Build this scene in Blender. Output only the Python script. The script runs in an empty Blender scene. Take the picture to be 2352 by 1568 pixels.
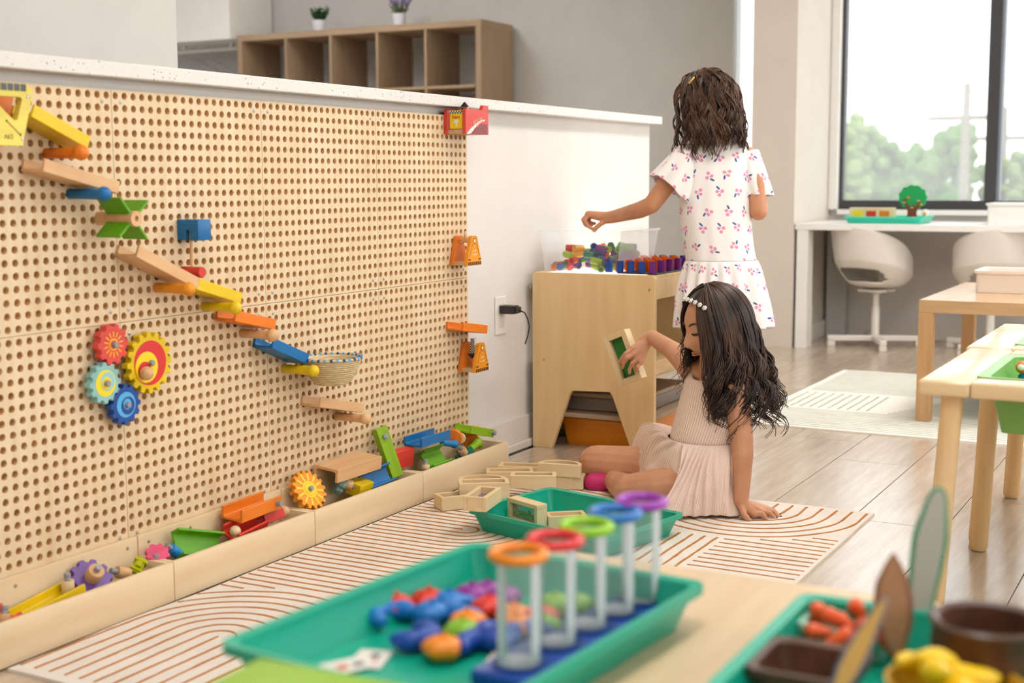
import bpy, bmesh, math, random
import numpy as np
from mathutils import Vector, Matrix, Euler, noise
random.seed(7)
PI = math.pi
sc = bpy.context.scene
C = sc.collection

# ------------------------------------------------------------------ camera
FPX, PITCH, YAW, ROLL = 3099.2, -0.119722, 1.074557, -0.0047045
CAM = Vector((-2.05202, -2.03158, 0.87468))
_f = Vector((math.sin(YAW)*math.cos(PITCH), math.cos(YAW)*math.cos(PITCH), math.sin(PITCH)))
_r = Vector((math.cos(YAW), -math.sin(YAW), 0)); _u = _r.cross(_f)
RT = _r*math.cos(ROLL) + _u*math.sin(ROLL); UP = -_r*math.sin(ROLL) + _u*math.cos(ROLL); FW = _f
cd = bpy.data.cameras.new('camera'); cam = bpy.data.objects.new('camera', cd); C.objects.link(cam)
cam.matrix_world = Matrix(((RT.x, UP.x, -FW.x, CAM.x), (RT.y, UP.y, -FW.y, CAM.y), (RT.z, UP.z, -FW.z, CAM.z), (0, 0, 0, 1)))
cd.sensor_width = 36; cd.lens = FPX*36/2352; cd.clip_start = .05; cd.clip_end = 400
cd.dof.use_dof = True; cd.dof.focus_distance = 3.55; cd.dof.aperture_fstop = 3.4
sc.camera = cam

# ------------------------------------------------------------------ world, lights, exposure
w = bpy.data.worlds.new('world'); sc.world = w; w.use_nodes = True
w.node_tree.nodes['Background'].inputs[0].default_value = (.97, .985, 1.0, 1)
w.node_tree.nodes['Background'].inputs[1].default_value = 2.9
def area(name, loc, aim, sx, sy, power, col):
    d = bpy.data.lights.new(name, 'AREA'); d.shape = 'RECTANGLE'; d.size = sx; d.size_y = sy; d.energy = power; d.color = col
    o = bpy.data.objects.new(name, d); C.objects.link(o); o.location = loc
    o.rotation_euler = (Vector(aim)-Vector(loc)).to_track_quat('-Z', 'Y').to_euler()
    return o
for lx, ly in ((-1.2,-1.6), (1.0,-1.6), (3.2,-1.6), (-1.2,1.6), (1.4,2.2), (3.6,2.6), (3.0,4.2)):  # last position is an added fill lamp that brightens the back-left wall
    area('ceiling_and_fill_light', (lx, ly, 2.70), (lx, ly, 0), 1.2, .6, (38 if lx > 3 else 24) if ly < 0 else (26 if ly > 4 else 26), (1, .97, .93) if ly < 4 else (.95, .98, 1))
sc.view_settings.view_transform = 'Standard'; sc.view_settings.look = 'None'
sc.view_settings.exposure = 0.03; sc.view_settings.gamma = 1; sc.view_settings.use_curve_mapping = False
cy = sc.cycles; cy.max_bounces = 5; cy.diffuse_bounces = 3; cy.glossy_bounces = 3; cy.transmission_bounces = 4; cy.transparent_max_bounces = 12
cy.caustics_reflective = False; cy.caustics_refractive = False; cy.use_adaptive_sampling = True; cy.adaptive_threshold = .09; cy.adaptive_min_samples = 12

# ------------------------------------------------------------------ helpers
def pray(px, py): return RT*((px-1176)/FPX) - UP*((py-784)/FPX) + FW
def onx(px, py, x): d = pray(px, py); return CAM + d*((x-CAM.x)/d.x)
def ony(px, py, y): d = pray(px, py); return CAM + d*((y-CAM.y)/d.y)
def onz(px, py, z): d = pray(px, py); return CAM + d*((z-CAM.z)/d.z)
def dep(px, py, t): return CAM + pray(px, py)*t      # point at depth t along the view

def lin(c):
    c = c/255.; return c/12.92 if c <= .04045 else ((c+.055)/1.055)**2.4
def rgb(*c): return tuple(lin(x) for x in c) + (1,)

class MB:
    def __init__(s): s.v = []; s.f = []; s.m = []; s.mi = 0; s.uv = None
    def add(s, vs, fs):
        n = len(s.v); s.v += [tuple(v) for v in vs]; s.f += [tuple(i+n for i in f) for f in fs]; s.m += [s.mi]*len(fs); return s
    def box(s, a, b, M=None):
        x0, y0, z0 = a; x1, y1, z1 = b
        vs = [Vector(p) for p in ((x0,y0,z0),(x1,y0,z0),(x1,y1,z0),(x0,y1,z0),(x0,y0,z1),(x1,y0,z1),(x1,y1,z1),(x0,y1,z1))]
        if M: vs = [M @ v for v in vs]
        return s.add(vs, ((3,2,1,0),(4,5,6,7),(0,1,5,4),(1,2,6,5),(2,3,7,6),(3,0,4,7)))
    def rbox(s, a, b, r=.002, M=None, seg=2):
        bm = bmesh.new(); bmesh.ops.create_cube(bm, size=1)
        a = Vector(a); b = Vector(b); c = (a+b)/2; d = b-a
        for v in bm.verts: v.co = Vector((v.co.x*d.x, v.co.y*d.y, v.co.z*d.z)) + c
        r = min(r, .49*min(abs(d.x), abs(d.y), abs(d.z)))
        bmesh.ops.bevel(bm, geom=bm.edges[:], offset=r, segments=seg, affect='EDGES', profile=.5)
        return s.bm(bm, M)
    def bm(s, bm, M=None):
        bm.verts.index_update()
        vs = [(M @ v.co) if M else v.co.copy() for v in bm.verts]; fs = [[v.index for v in f.verts] for f in bm.faces]
        bm.free(); return s.add(vs, fs)
    def tube(s, pts, r, n=8, caps=True):
        pts = [Vector(p) for p in pts]; m = len(pts); rs = r if hasattr(r, '__len__') else [r]*m
        t = (pts[1]-pts[0]).normalized(); ref = Vector((0,0,1)) if abs(t.z) < .9 else Vector((1,0,0))
        nx = t.cross(ref).normalized(); vs = []
        for i in range(m):
            t = (pts[min(i+1,m-1)]-pts[max(i-1,0)]).normalized()
            nx = (nx - t*nx.dot(t)).normalized(); ny = t.cross(nx)
            for k in range(n):
                a = 2*PI*k/n; vs.append(pts[i] + (nx*math.cos(a)+ny*math.sin(a))*rs[i])
        fs = [(i*n+k, i*n+(k+1)%n, (i+1)*n+(k+1)%n, (i+1)*n+k) for i in range(m-1) for k in range(n)]
        if caps: fs += [tuple(range(n))[::-1], tuple(range((m-1)*n, m*n))]
        return s.add(vs, fs)
    def lathe(s, prof, n=24, M=None, closed=False):   # prof: (r, z)
        vs = []; m = len(prof)
        for r, z in prof:
            for k in range(n):
                a = 2*PI*k/n; v = Vector((r*math.cos(a), r*math.sin(a), z)); vs.append(M @ v if M else v)
        fs = [(i*n+k, i*n+(k+1)%n, (i+1)*n+(k+1)%n, (i+1)*n+k) for i in range(m-1) for k in range(n)]
        if closed: fs += [((m-1)*n+k, (m-1)*n+(k+1)%n, (k+1)%n, k) for k in range(n)]
        else: fs += [tuple(range(n))[::-1], tuple(range((m-1)*n, m*n))]
        return s.add(vs, fs)
    def prism(s, poly, z0, z1, M=None):               # poly: (x, y) counter clockwise
        n = len(poly); vs = [Vector((x, y, z0)) for x, y in poly] + [Vector((x, y, z1)) for x, y in poly]
        if M: vs = [M @ v for v in vs]
        fs = [tuple(range(n))[::-1], tuple(range(n, 2*n))] + [(k, (k+1)%n, n+(k+1)%n, n+k) for k in range(n)]
        return s.add(vs, fs)
    def ball(s, c, r, n=16, sq=(1,1,1), M=None):
        c = Vector(c); pr = [(math.sin(PI*i/n)*r, -math.cos(PI*i/n)*r) for i in range(n+1)]
        pr[0] = (r*.01, -r); pr[-1] = (r*.01, r)
        T = Matrix.Translation(c) @ (M or Matrix()) @ Matrix.Diagonal((*sq, 1))
        return s.lathe(pr, n+4, T)
    def build(s, name, mat, parent=None, smooth=None, M=None):
        me = bpy.data.meshes.new(name); me.from_pydata(s.v, [], s.f)
        mats = mat if isinstance(mat, (list, tuple)) else [mat]
        for q in mats: me.materials.append(q)
        if len(mats) > 1: me.polygons.foreach_set('material_index', s.m)
        bm = bmesh.new(); bm.from_mesh(me); bmesh.ops.recalc_face_normals(bm, faces=bm.faces[:]); bm.to_mesh(me); bm.free()
        if smooth: shade(me, smooth)
        return link(name, me, parent, M)
def shade(me, ang):
    me.polygons.foreach_set('use_smooth', [True]*len(me.polygons))
    bm = bmesh.new(); bm.from_mesh(me)
    for e in bm.edges:
        if len(e.link_faces) == 2: e.smooth = e.calc_face_angle(0) < math.radians(ang)
    bm.to_mesh(me); bm.free()
def link(name, data, parent=None, M=None):
    o = bpy.data.objects.new(name, data); C.objects.link(o)
    if parent: o.parent = parent
    if M is not None: o.matrix_local = M
    return o
def tag(o, label=None, cat=None, group=None, kind=None):
    if label: o['label'] = label
    if cat: o['category'] = cat
    if group: o['group'] = group
    if kind: o['kind'] = kind
    return o
def thing(name, label, cat, loc=(0,0,0), rz=0, group=None, M=None):
    o = bpy.data.objects.new(name, None); C.objects.link(o); o.empty_display_size = .05
    if M is not None: o.matrix_world = M
    else: o.location = loc; o.rotation_euler = (0, 0, rz)
    return tag(o, label, cat, group)
def copy_tree(o, parent=None):
    c = o.copy(); C.objects.link(c); c.parent = parent
    for ch in list(o.children): copy_tree(ch, c)
    return c
def frame(loc, xdir, zhint=(0,0,1)):
    """matrix whose x axis runs along xdir and whose z axis leans to zhint"""
    x = Vector(xdir).normalized(); z = Vector(zhint); z = (z - x*z.dot(x)).normalized(); y = z.cross(x)
    l = Vector(loc)
    return Matrix(((x.x,y.x,z.x,l.x),(x.y,y.y,z.y,l.y),(x.z,y.z,z.z,l.z),(0,0,0,1)))
def T(*l): return Matrix.Translation(Vector(l))
def RX(a): return Matrix.Rotation(a, 4, 'X')
def RY(a): return Matrix.Rotation(a, 4, 'Y')
def RZ(a): return Matrix.Rotation(a, 4, 'Z')

# ------------------------------------------------------------------ materials
class NT:
    def __init__(s, name):
        s.m = bpy.data.materials.new(name); s.m.use_nodes = True; s.t = s.m.node_tree; s.b = s.t.nodes['Principled BSDF']
        s.out = s.t.nodes['Material Output']
    def n(s, ty, **kw):
        x = s.t.nodes.new(ty)
        for k, v in kw.items(): setattr(x, k, v)
        return x
    def l(s, a, b): s.t.links.new(a, b)
    def math(s, op, a, b=None, c=None):
        x = s.n('ShaderNodeMath', operation=op)
        for i, q in enumerate((a, b, c)):
            if q is None: continue
            if isinstance(q, (int, float)): x.inputs[i].default_value = q
            else: s.l(q, x.inputs[i])
        return x.outputs[0]
    def ramp(s, fac, stops):
        x = s.n('ShaderNodeValToRGB'); e = x.color_ramp.elements
        while len(e) < len(stops): e.new(.5)
        for k, (p, c) in enumerate(stops): e[k].position = p; e[k].color = c
        s.l(fac, x.inputs[0]); return x.outputs[0]
    def coord(s, kind='Object', scale=(1,1,1), rot=(0,0,0), loc=(0,0,0)):
        tc = s.n('ShaderNodeTexCoord'); mp = s.n('ShaderNodeMapping')
        mp.inputs['Scale'].default_value = scale; mp.inputs['Rotation'].default_value = rot; mp.inputs['Location'].default_value = loc
        s.l(tc.outputs[kind], mp.inputs[0]); return mp.outputs[0]
    def noise(s, vec, scale=5, detail=3, rough=.5):
        x = s.n('ShaderNodeTexNoise'); x.inputs['Scale'].default_value = scale; x.inputs['Detail'].default_value = detail
        x.inputs['Roughness'].default_value = rough
        if vec is not None: s.l(vec, x.inputs['Vector'])
        return x.outputs[0]
    def mix(s, fac, a, b):
        x = s.n('ShaderNodeMix', data_type='RGBA')
        for i, q in ((0, fac), (6, a), (7, b)):
            if isinstance(q, (int, float)): x.inputs[i].default_value = q
            elif isinstance(q, tuple): x.inputs[i].default_value = q
            else: s.l(q, x.inputs[i])
        return x.outputs[2]
    def bump(s, h, st=.2, dist=.01):
        x = s.n('ShaderNodeBump'); x.inputs['Strength'].default_value = st; x.inputs['Distance'].default_value = dist
        s.l(h, x.inputs['Height']); s.l(x.outputs[0], s.b.inputs['Normal'])
def plain(name, col, rough=.45, spec=.5, grain=0, metal=0, sss=0):
    t = NT(name); b = t.b; c = rgb(*col)
    b.inputs['Base Color'].default_value = c; b.inputs['Roughness'].default_value = rough
    b.inputs['Specular IOR Level'].default_value = spec; b.inputs['Metallic'].default_value = metal
    v = t.coord('Object', (3,3,3)); f = t.noise(v, 2, 3)
    d = tuple(x*(1-.035-grain) for x in c[:3]) + (1,); e = tuple(min(1, x*(1.015+grain)) for x in c[:3]) + (1,)
    t.l(t.ramp(f, [(.3, d), (.7, e)]), b.inputs['Base Color'])
    if sss: b.inputs['Subsurface Weight'].default_value = sss; b.inputs['Subsurface Radius'].default_value = (.008, .003, .0015); b.inputs['Subsurface Scale'].default_value = 1
    return t.m
def wood(name, c1, c2, axis=0, fine=60, stretch=14, rough=.5, bump=.04, cathedral=.0, spec=.4):
    t = NT(name); b = t.b
    s = [fine]*3; s[axis] = fine/stretch
    v = t.coord('Object', tuple(s)); f = t.noise(v, 1, 5, .6)
    s2 = [9.]*3; s2[axis] = 1.6
    g = t.noise(t.coord('Object', tuple(s2)), 1, 2, .5)
    h = t.math('ADD', t.math('MULTIPLY', f, .6), t.math('MULTIPLY', g, .4))
    if cathedral:
        wv = t.n('ShaderNodeTexWave', wave_type='RINGS'); wv.inputs['Scale'].default_value = cathedral; wv.inputs['Distortion'].default_value = 4; wv.inputs['Detail'].default_value = 2
        s3 = [2.2]*3; s3[axis] = .5
        t.l(t.coord('Object', tuple(s3), loc=(.3,.2,.1)), wv.inputs[0])
        h = t.math('ADD', t.math('MULTIPLY', h, .8), t.math('MULTIPLY', wv.outputs[1], .2))
    t.l(t.ramp(h, [(.32, rgb(*c2)), (.62, rgb(*c1))]), b.inputs['Base Color'])
    b.inputs['Roughness'].default_value = rough; b.inputs['Specular IOR Level'].default_value = spec
    t.bump(f, bump, .002); return t.m
def painted(name, col): # stained and lacquered toy wood with the grain showing faintly
    c = col; d = tuple(x*.86 for x in col); return wood(name, c, d, 0, 55, 10, .38, .03, spec=.45)
def glassy(name, col, alpha, rough=.05, tint=None):
    t = NT(name); b = t.b; b.inputs['Base Color'].default_value = rgb(*col); b.inputs['Roughness'].default_value = rough
    tr = t.n('ShaderNodeBsdfTransparent'); tr.inputs[0].default_value = rgb(*(tint or (255,255,255)))
    mx = t.n('ShaderNodeMixShader'); mx.inputs[0].default_value = alpha
    t.l(tr.outputs[0], mx.inputs[1]); t.l(b.outputs[0], mx.inputs[2]); t.l(mx.outputs[0], t.out.inputs[0]); return t.m

M = {}
M['ply'] = wood('birch_plywood', (232,208,172), (216,188,148), 2, 40, 9, .5, .02)
M['ply_box'] = wood('birch_plywood_box', (236,212,174), (222,194,152), 0, 34, 9, .48, .02, cathedral=1.6)
M['ply_edge'] = wood('plywood_edge', (205,172,126), (176,142,98), 0, 40, 8, .6, .02)
M['ply_hole'] = wood('plywood_hole', (232,192,142), (208,166,114), 1, 60, 6, .65, .02)
M['cab'] = wood('maple_cabinet', (236,204,152), (224,188,134), 2, 30, 10, .45, .01)
M['pine'] = wood('pine', (240,208,158), (222,180,122), 2, 26, 16, .5, .02)
M['pine_x'] = wood('pine_x', (242,216,172), (228,194,144), 1, 26, 16, .22, .005, spec=.8)
M['oak'] = wood('oak_effect', (212,174,128), (194,154,108), 1, 60, 14, .2, .005, spec=.9)
M['oak_z'] = wood('oak_effect_upright', (206,164,116), (186,142,94), 2, 60, 14, .45, .02)
M['kallax'] = wood('grey_oak_effect', (176,150,122), (156,130,102), 1, 50, 14, .55, .02)
M['kallax_z'] = wood('grey_oak_effect_upright', (172,146,118), (152,126,98), 2, 50, 14, .55, .02)
M['toy'] = wood('natural_beech', (226,182,134), (206,158,108), 0, 50, 10, .45, .02)
M['block'] = wood('light_rubberwood', (236,212,170), (220,190,142), 0, 40, 12, .5, .02)
M['white'] = plain('white_paint', (240,236,230), .5)
M['wallwhite'] = plain('wall_white', (230,225,219), .75, .2)
M['grey'] = plain('wall_grey', (206,203,199), .8, .15)
M['ceil'] = plain('ceiling_paint', (238,234,228), .8, .1)
M['column'] = plain('column_paint', (222,212,200), .75, .2)
M['trimwhite'] = plain('skirting_white', (230,222,212), .6, .3)
M['deskwhite'] = plain('desk_white', (246,244,240), .3, .5)
M['frame'] = plain('window_frame_dark', (62,60,64), .5)
M['framelight'] = plain('window_frame_edge', (130,138,146), .5)
M['screw'] = plain('steel_screw', (190,190,188), .3, .5, metal=.9)
M['greytip'] = plain('grey_plastic', (150,150,156), .4)
M['black'] = plain('black_plastic', (38,37,38), .4)
M['chair'] = plain('white_polypropylene', (236,230,220), .38, .5)
M['cream'] = plain('cream_plastic', (238,226,216), .4)
M['teal'] = plain('teal_plastic', (8,170,140), .35, .5)
M['tealclear'] = plain('turquoise_plastic', (60,210,176), .3, .5)
M['greenbin'] = plain('green_bin_plastic', (132,190,98), .35)
M['orangetray'] = plain('orange_plastic', (232,140,22), .35)
for k, c in dict(yellow=(236,200,10), lemon=(238,216,92), orange=(240,128,28), orange2=(244,156,30), red=(222,58,44), coral=(228,78,68), blue=(16,112,176), sky=(26,140,214),
                 navy=(30,78,160), green=(100,170,14), lime=(146,190,16), purple=(112,74,158), aqua=(146,200,196), slate=(128,168,164), tealg=(24,116,96), pink=(236,92,130)).items():
    M[k] = painted('stain_'+k, c)
for k, c in dict(p_white=(240,238,232), p_black=(26,24,26), p_grey=(84,88,94), p_yellow=(248,214,30), p_red=(216,46,44), p_amber=(252,176,44), p_sky=(86,176,226), p_cyan=(150,206,206), p_tan=(222,178,140), p_ink=(92,52,20)).items():
    M[k] = plain('print_'+k[2:], c, .5)
# ================================================================== the setting
def st(o): o['kind'] = 'structure'; return o
# ---- floor: grout bed and separate tiles
def floor_mat():
    t = NT('wood_look_tile'); b = t.b
    oi = t.n('ShaderNodeObjectInfo')
    tc = t.n('ShaderNodeTexCoord'); ad = t.n('ShaderNodeVectorMath', operation='ADD'); cb = t.n('ShaderNodeCombineXYZ')
    t.l(t.math('MULTIPLY', oi.outputs['Random'], 40), cb.inputs[0]); t.l(t.math('MULTIPLY', oi.outputs['Random'], 17), cb.inputs[1])
    t.l(tc.outputs['Object'], ad.inputs[0]); t.l(cb.outputs[0], ad.inputs[1])
    mp = t.n('ShaderNodeMapping'); mp.inputs['Scale'].default_value = (3, 30, 3); t.l(ad.outputs[0], mp.inputs[0])
    f = t.noise(mp.outputs[0], 1.4, 6, .62)
    mp2 = t.n('ShaderNodeMapping'); mp2.inputs['Scale'].default_value = (1.2, 6, 1); t.l(ad.outputs[0], mp2.inputs[0])
    g = t.noise(mp2.outputs[0], 1, 2)
    h = t.math('ADD', t.math('MULTIPLY', f, .65), t.math('MULTIPLY', g, .35))
    t.l(t.ramp(h, [(.3, rgb(170,146,122)), (.5, rgb(195,174,152)), (.7, rgb(214,198,180))]), b.inputs['Base Color'])
    b.inputs['Roughness'].default_value = .27; b.inputs['Specular IOR Level'].default_value = 1.0
    b.inputs['Coat Weight'].default_value = .5; b.inputs['Coat Roughness'].default_value = .22; b.inputs['Coat IOR'].default_value = 1.6
    t.bump(f, .03, .002); return t.m
M['tile'] = floor_mat(); M['grout'] = plain('grout', (206,200,194), .7)
floor = st(MB().box((-3.3,-4.6,-.06), (5.7,6.3,-.0085)).build('floor', M['grout']))
TW, TL = .2325, 1.09
cache = {}
for k in range(-14, 10):
    y0 = -.945 - (k+1)*TW; y1 = y0 + TW
    if y1 > 2.1: continue
    xj = [2.08, 1.36, 1.72, 2.42][(k) % 4] if k >= 0 else [2.385, 1.66, 1.25, 2.02][(-k-1) % 4]
    x = xj - TL*math.ceil((xj+2.9)/TL)
    while x < 5.4:
        a, b = max(x, -3.1), min(x+TL, 5.42); x += TL
        if b-a < .08: continue
        if y1 > .2 and a < 1.5: continue
        key = round(b-a, 3)
        if key not in cache:
            cache[key] = MB().rbox((.0012,.0012,-.008), (b-a-.0012, TW-.0012, 0), .0008, seg=1).build('floor_tile', M['tile'], floor)
            o = cache[key]
        else:
            o = cache[key].copy(); C.objects.link(o)
        o.location = (a, y0, 0)

# ---- half wall with quartz cap and skirting
hw = st(MB().box((-1.7,.0205,0), (2.868,.15,1.081)).build('wall_left', M['wallwhite']))
def quartz():
    t = NT('speckled_quartz'); b = t.b
    vo = t.n('ShaderNodeTexVoronoi'); vo.inputs['Scale'].default_value = 150; t.l(t.coord('Object'), vo.inputs['Vector'])
    sep = t.n('ShaderNodeSeparateColor'); t.l(vo.outputs['Color'], sep.inputs[0])
    sp = t.math('MULTIPLY', t.math('LESS_THAN', vo.outputs['Distance'], t.math('MULTIPLY', sep.outputs[1], .30)), t.math('GREATER_THAN', sep.outputs[0], .5))
    vo2 = t.n('ShaderNodeTexVoronoi'); vo2.inputs['Scale'].default_value = 320; t.l(t.coord('Object'), vo2.inputs['Vector'])
    sep2 = t.n('ShaderNodeSeparateColor'); t.l(vo2.outputs['Color'], sep2.inputs[0])
    sp2 = t.math('MULTIPLY', t.math('LESS_THAN', vo2.outputs['Distance'], .28), t.math('GREATER_THAN', sep2.outputs[0], .8))
    c = t.mix(t.math('MULTIPLY', sp2, .5), rgb(222,217,210), rgb(160,154,148)); c = t.mix(t.math('MULTIPLY', sp, .9), c, rgb(104,98,92))
    t.l(c, b.inputs['Base Color']); b.inputs['Roughness'].default_value = .3; return t.m
M['quartz'] = quartz()
st(MB().rbox((-1.72,-.026,1.0812), (2.885,.19,1.1115), .0025).build('trim_1', M['quartz'])); 
bb = MB(); bb.box((1.476,.0105,.0), (2.868,.0203,.104)); bb.rbox((1.476,-.002,0), (2.868,.0105,.026), .004)
st(bb.build('baseboard_left', M['trimwhite']))

# ---- perforated plywood panels
PP, N = .475, 19; HP = PP/N; HR = .0071
def panel_mesh():
    v = []; f = []; mi = []; S = 16
    bt = (HP/2)
    sq = []
    for k in range(S):
        a = 2*PI*k/S + PI/4; c, s_ = math.cos(a), math.sin(a); m = max(abs(c), abs(s_)); sq.append((c/m*bt, s_/m*bt))
    for i in range(N):
        for j in range(N):
            cx, cz = (i+.5)*HP, (j+.5)*HP; n0 = len(v)
            for (r, y) in ((None, 0), (HR+.0008, 0), (HR, .0010), (HR, .014)):
                for k in range(S):
                    a = 2*PI*k/S + PI/4
                    if r is None: x, z = sq[k]
                    else: x, z = r*math.cos(a), r*math.sin(a)
                    X, Z = cx+x, cz+z
                    v.append((min(max(X, .0005), PP-.0005), y, min(max(Z, .0005), PP-.0005)))
            for L in range(3):
                for k in range(S):
                    f.append((n0+L*S+k, n0+L*S+(k+1)%S, n0+(L+1)*S+(k+1)%S, n0+(L+1)*S+k)); mi.append(0 if L < 2 else 1)
            f.append(tuple(n0+3*S+k for k in range(S))); mi.append(1)
    n0 = len(v); e = .0005; q = PP-.0005
    for y in (0, .020):
        v += [(e,y,e),(q,y,e),(q,y,q),(e,y,q)]
    for a, b in ((0,1),(1,2),(2,3),(3,0)): f.append((n0+a, n0+b, n0+4+b, n0+4+a)); mi.append(2)
    f.append((n0+4,n0+5,n0+6,n0+7)); mi.append(2)
    me = bpy.data.meshes.new('peg_panel'); me.from_pydata(v, [], f)
    for q in ('ply', 'ply_hole', 'ply_edge'): me.materials.append(M[q])
    me.polygons.foreach_set('material_index', mi)
    bm = bmesh.new(); bm.from_mesh(me); bmesh.ops.recalc_face_normals(bm, faces=bm.faces[:])
    # single sided inner faces: make them look out of the board
    for fc in bm.faces:
        if fc.material_index == 0 and fc.normal.y > 0: fc.normal_flip()
    bm.to_mesh(me); bm.free(); return me
pm = panel_mesh(); ZS = .584
sm = MB(); sm.lathe([(.0001,.0016),(.0015,.0008),(.0015,.0016),(.0034,.0012),(.0040,0),(.0040,-.004)][::-1], 12, RX(PI/2)); screw0 = None
cols = ['leftmost', 'second', 'third', 'rightmost']
for i in range(-1, 3):
    for row in (0, 1):
        if row == 0: lab = 'lower perforated plywood panel, %s of four along the white half wall' % cols[i+1]
        else: lab = 'upper perforated plywood panel, %s of four along the white half wall' % cols[i+1]
        o = tag(link('pegboard', pm), lab, 'panel', 'perforated panels on the half wall'); o.location = (i*PP, 0, ZS + (row-1)*PP)
        for sx in (HP, PP-HP):
            for sz in (HP, PP-HP):
                if screw0 is None: s0 = screw0 = sm.build('screw', M['screw'], o, smooth=40)
                else: s0 = screw0.copy(); C.objects.link(s0); s0.parent = o
                s0.location = (sx, -.0002, sz)

# ---- partition behind, back wall, column, windows
e = ony(406, 80, .95)
st(MB().box((-3.3,-4.6,2.75), (5.7,6.3,2.85)).build('ceiling', M['ceil']))
st(MB().box((-3.3,-4.6,0), (-3.2,6.3,2.75)).build('wall_front', M['wallwhite']))
wr_ = MB(); wr_.box((-3.2,-4.6,0), (5.7,-4.5,.8)); wr_.box((-3.2,-4.6,2.35), (5.7,-4.5,2.75)); st(wr_.build('wall_right', M['wallwhite']))  # unseen wall bands, added to narrow the opening and cut side light
st(MB().box((-3.2,6.2,0), (5.7,6.3,2.75)).build('wall_side', M['wallwhite']))
st(MB().box((-1.7,.95,0), (e.x,1.1,2.7)).build('wall_partition', M['wallwhite']))
XB = 5.43
wb = MB(); wb.box((XB,.579,0), (XB+.14,6.2,2.75)); st(wb.build('wall_back', M['grey']))
wn = MB(); wn.box((XB,-3.2,0), (XB+.14,.24,.70)); wn.box((XB,-3.2,2.5), (XB+.14,.579,2.75)); st(wn.build('wall_window', M['wallwhite']))
st(MB().box((4.75,.002,0), (XB-.002,.235,2.75)).build('wall_column', M['column']))
st(MB().box((XB-.05,-.045,.70), (XB+.05,-.001,2.5)).build('trim_2', M['white']))
st(MB().box((XB-.012,-3.2,0), (XB-.0005,-.002,.09)).build('baseboard_back', M['trimwhite']))
st(MB().box((4.86,-.012,0), (XB-.013,.0015,.09)).build('baseboard_column', M['trimwhite']))
st(MB().rbox((XB-.04,-3.2,.672), (XB+.02,-.046,.70), .003).build('trim_3', M['white']))
def pane_mat():
    t = NT('glare_veil_glass'); t.t.nodes.remove(t.b)
    tr = t.n('ShaderNodeBsdfTransparent'); tl = t.n('ShaderNodeBsdfTranslucent'); gl = t.n('ShaderNodeBsdfGlossy')
    tr.inputs[0].default_value = (.97,.98,.98,1); tl.inputs[0].default_value = (1,1,1,1); gl.inputs['Roughness'].default_value = .02
    m = t.n('ShaderNodeMixShader'); m.inputs[0].default_value = .15; t.l(tr.outputs[0], m.inputs[1]); t.l(tl.outputs[0], m.inputs[2])  # translucent share imitates overexposure glare, washing out the trees behind
    m2 = t.n('ShaderNodeMixShader'); m2.inputs[0].default_value = .04; t.l(m.outputs[0], m2.inputs[1]); t.l(gl.outputs[0], m2.inputs[2])
    t.l(m2.outputs[0], t.out.inputs[0]); return t.m
M['pane'] = pane_mat()
def window(name, y0, y1, z0, z1, mulls, fw=.05, side0=True):
    root = MB(); x0, x1 = XB+.0, XB+.07
    root.box((x0,y0,z0), (x1,y1,z0+fw)); root.box((x0,y0,z1-fw), (x1,y1,z1))
    ys = sorted([y0] + [q for q in mulls] + [y1])
    root.box((x0,y1-.018,z0+fw), (x1,y1,z1-fw)); root.box((x0,y0,z0+fw), (x1,y0+fw,z1-fw))
    o = st(root.build(name, M['frame']))
    for q in mulls:
        MB().rbox((x0-.012,q-.03,z0+fw), (x1,q+.03,z1-fw), .002).build('mullion', M['frame'], o)
        MB().box((x0-.004,q-.044,z0+fw), (x1,q-.0305,z1-fw)).build('mullion_edge', M['framelight'], o)
    edges = [y0+fw] + sorted(mulls) + [y1-.018]
    for a, b in zip(edges, edges[1:]):
        MB().box((x0+.03,a+.03 if a in mulls else a,z0+fw), (x0+.034,b-.044 if b in mulls else b,z1-fw)).build('pane', M['pane'], o)
    return o
q = onx(2276, 400, XB)
window('window_1', -3.15, -.046, .70, 2.5, [q.y, q.y-1.05])
w2 = MB(); w2.box((XB+.0,.24,0), (XB+.1,.579,.05)); w2.box((XB,.24,2.45), (XB+.1,.579,2.5)); w2 = st(w2.build('window_2', M['frame']))
MB().rbox((XB+.02,.424,.05), (XB+.09,.452,2.45), .002).build('mullion', M['frame'], w2)
MB().box((XB+.015,.408,.05), (XB+.09,.4235,2.45)).build('mullion_edge', M['framelight'], w2)
MB().box((XB+.05,.4525,.05), (XB+.054,.579,2.45)).build('pane', M['pane'], w2)

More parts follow.
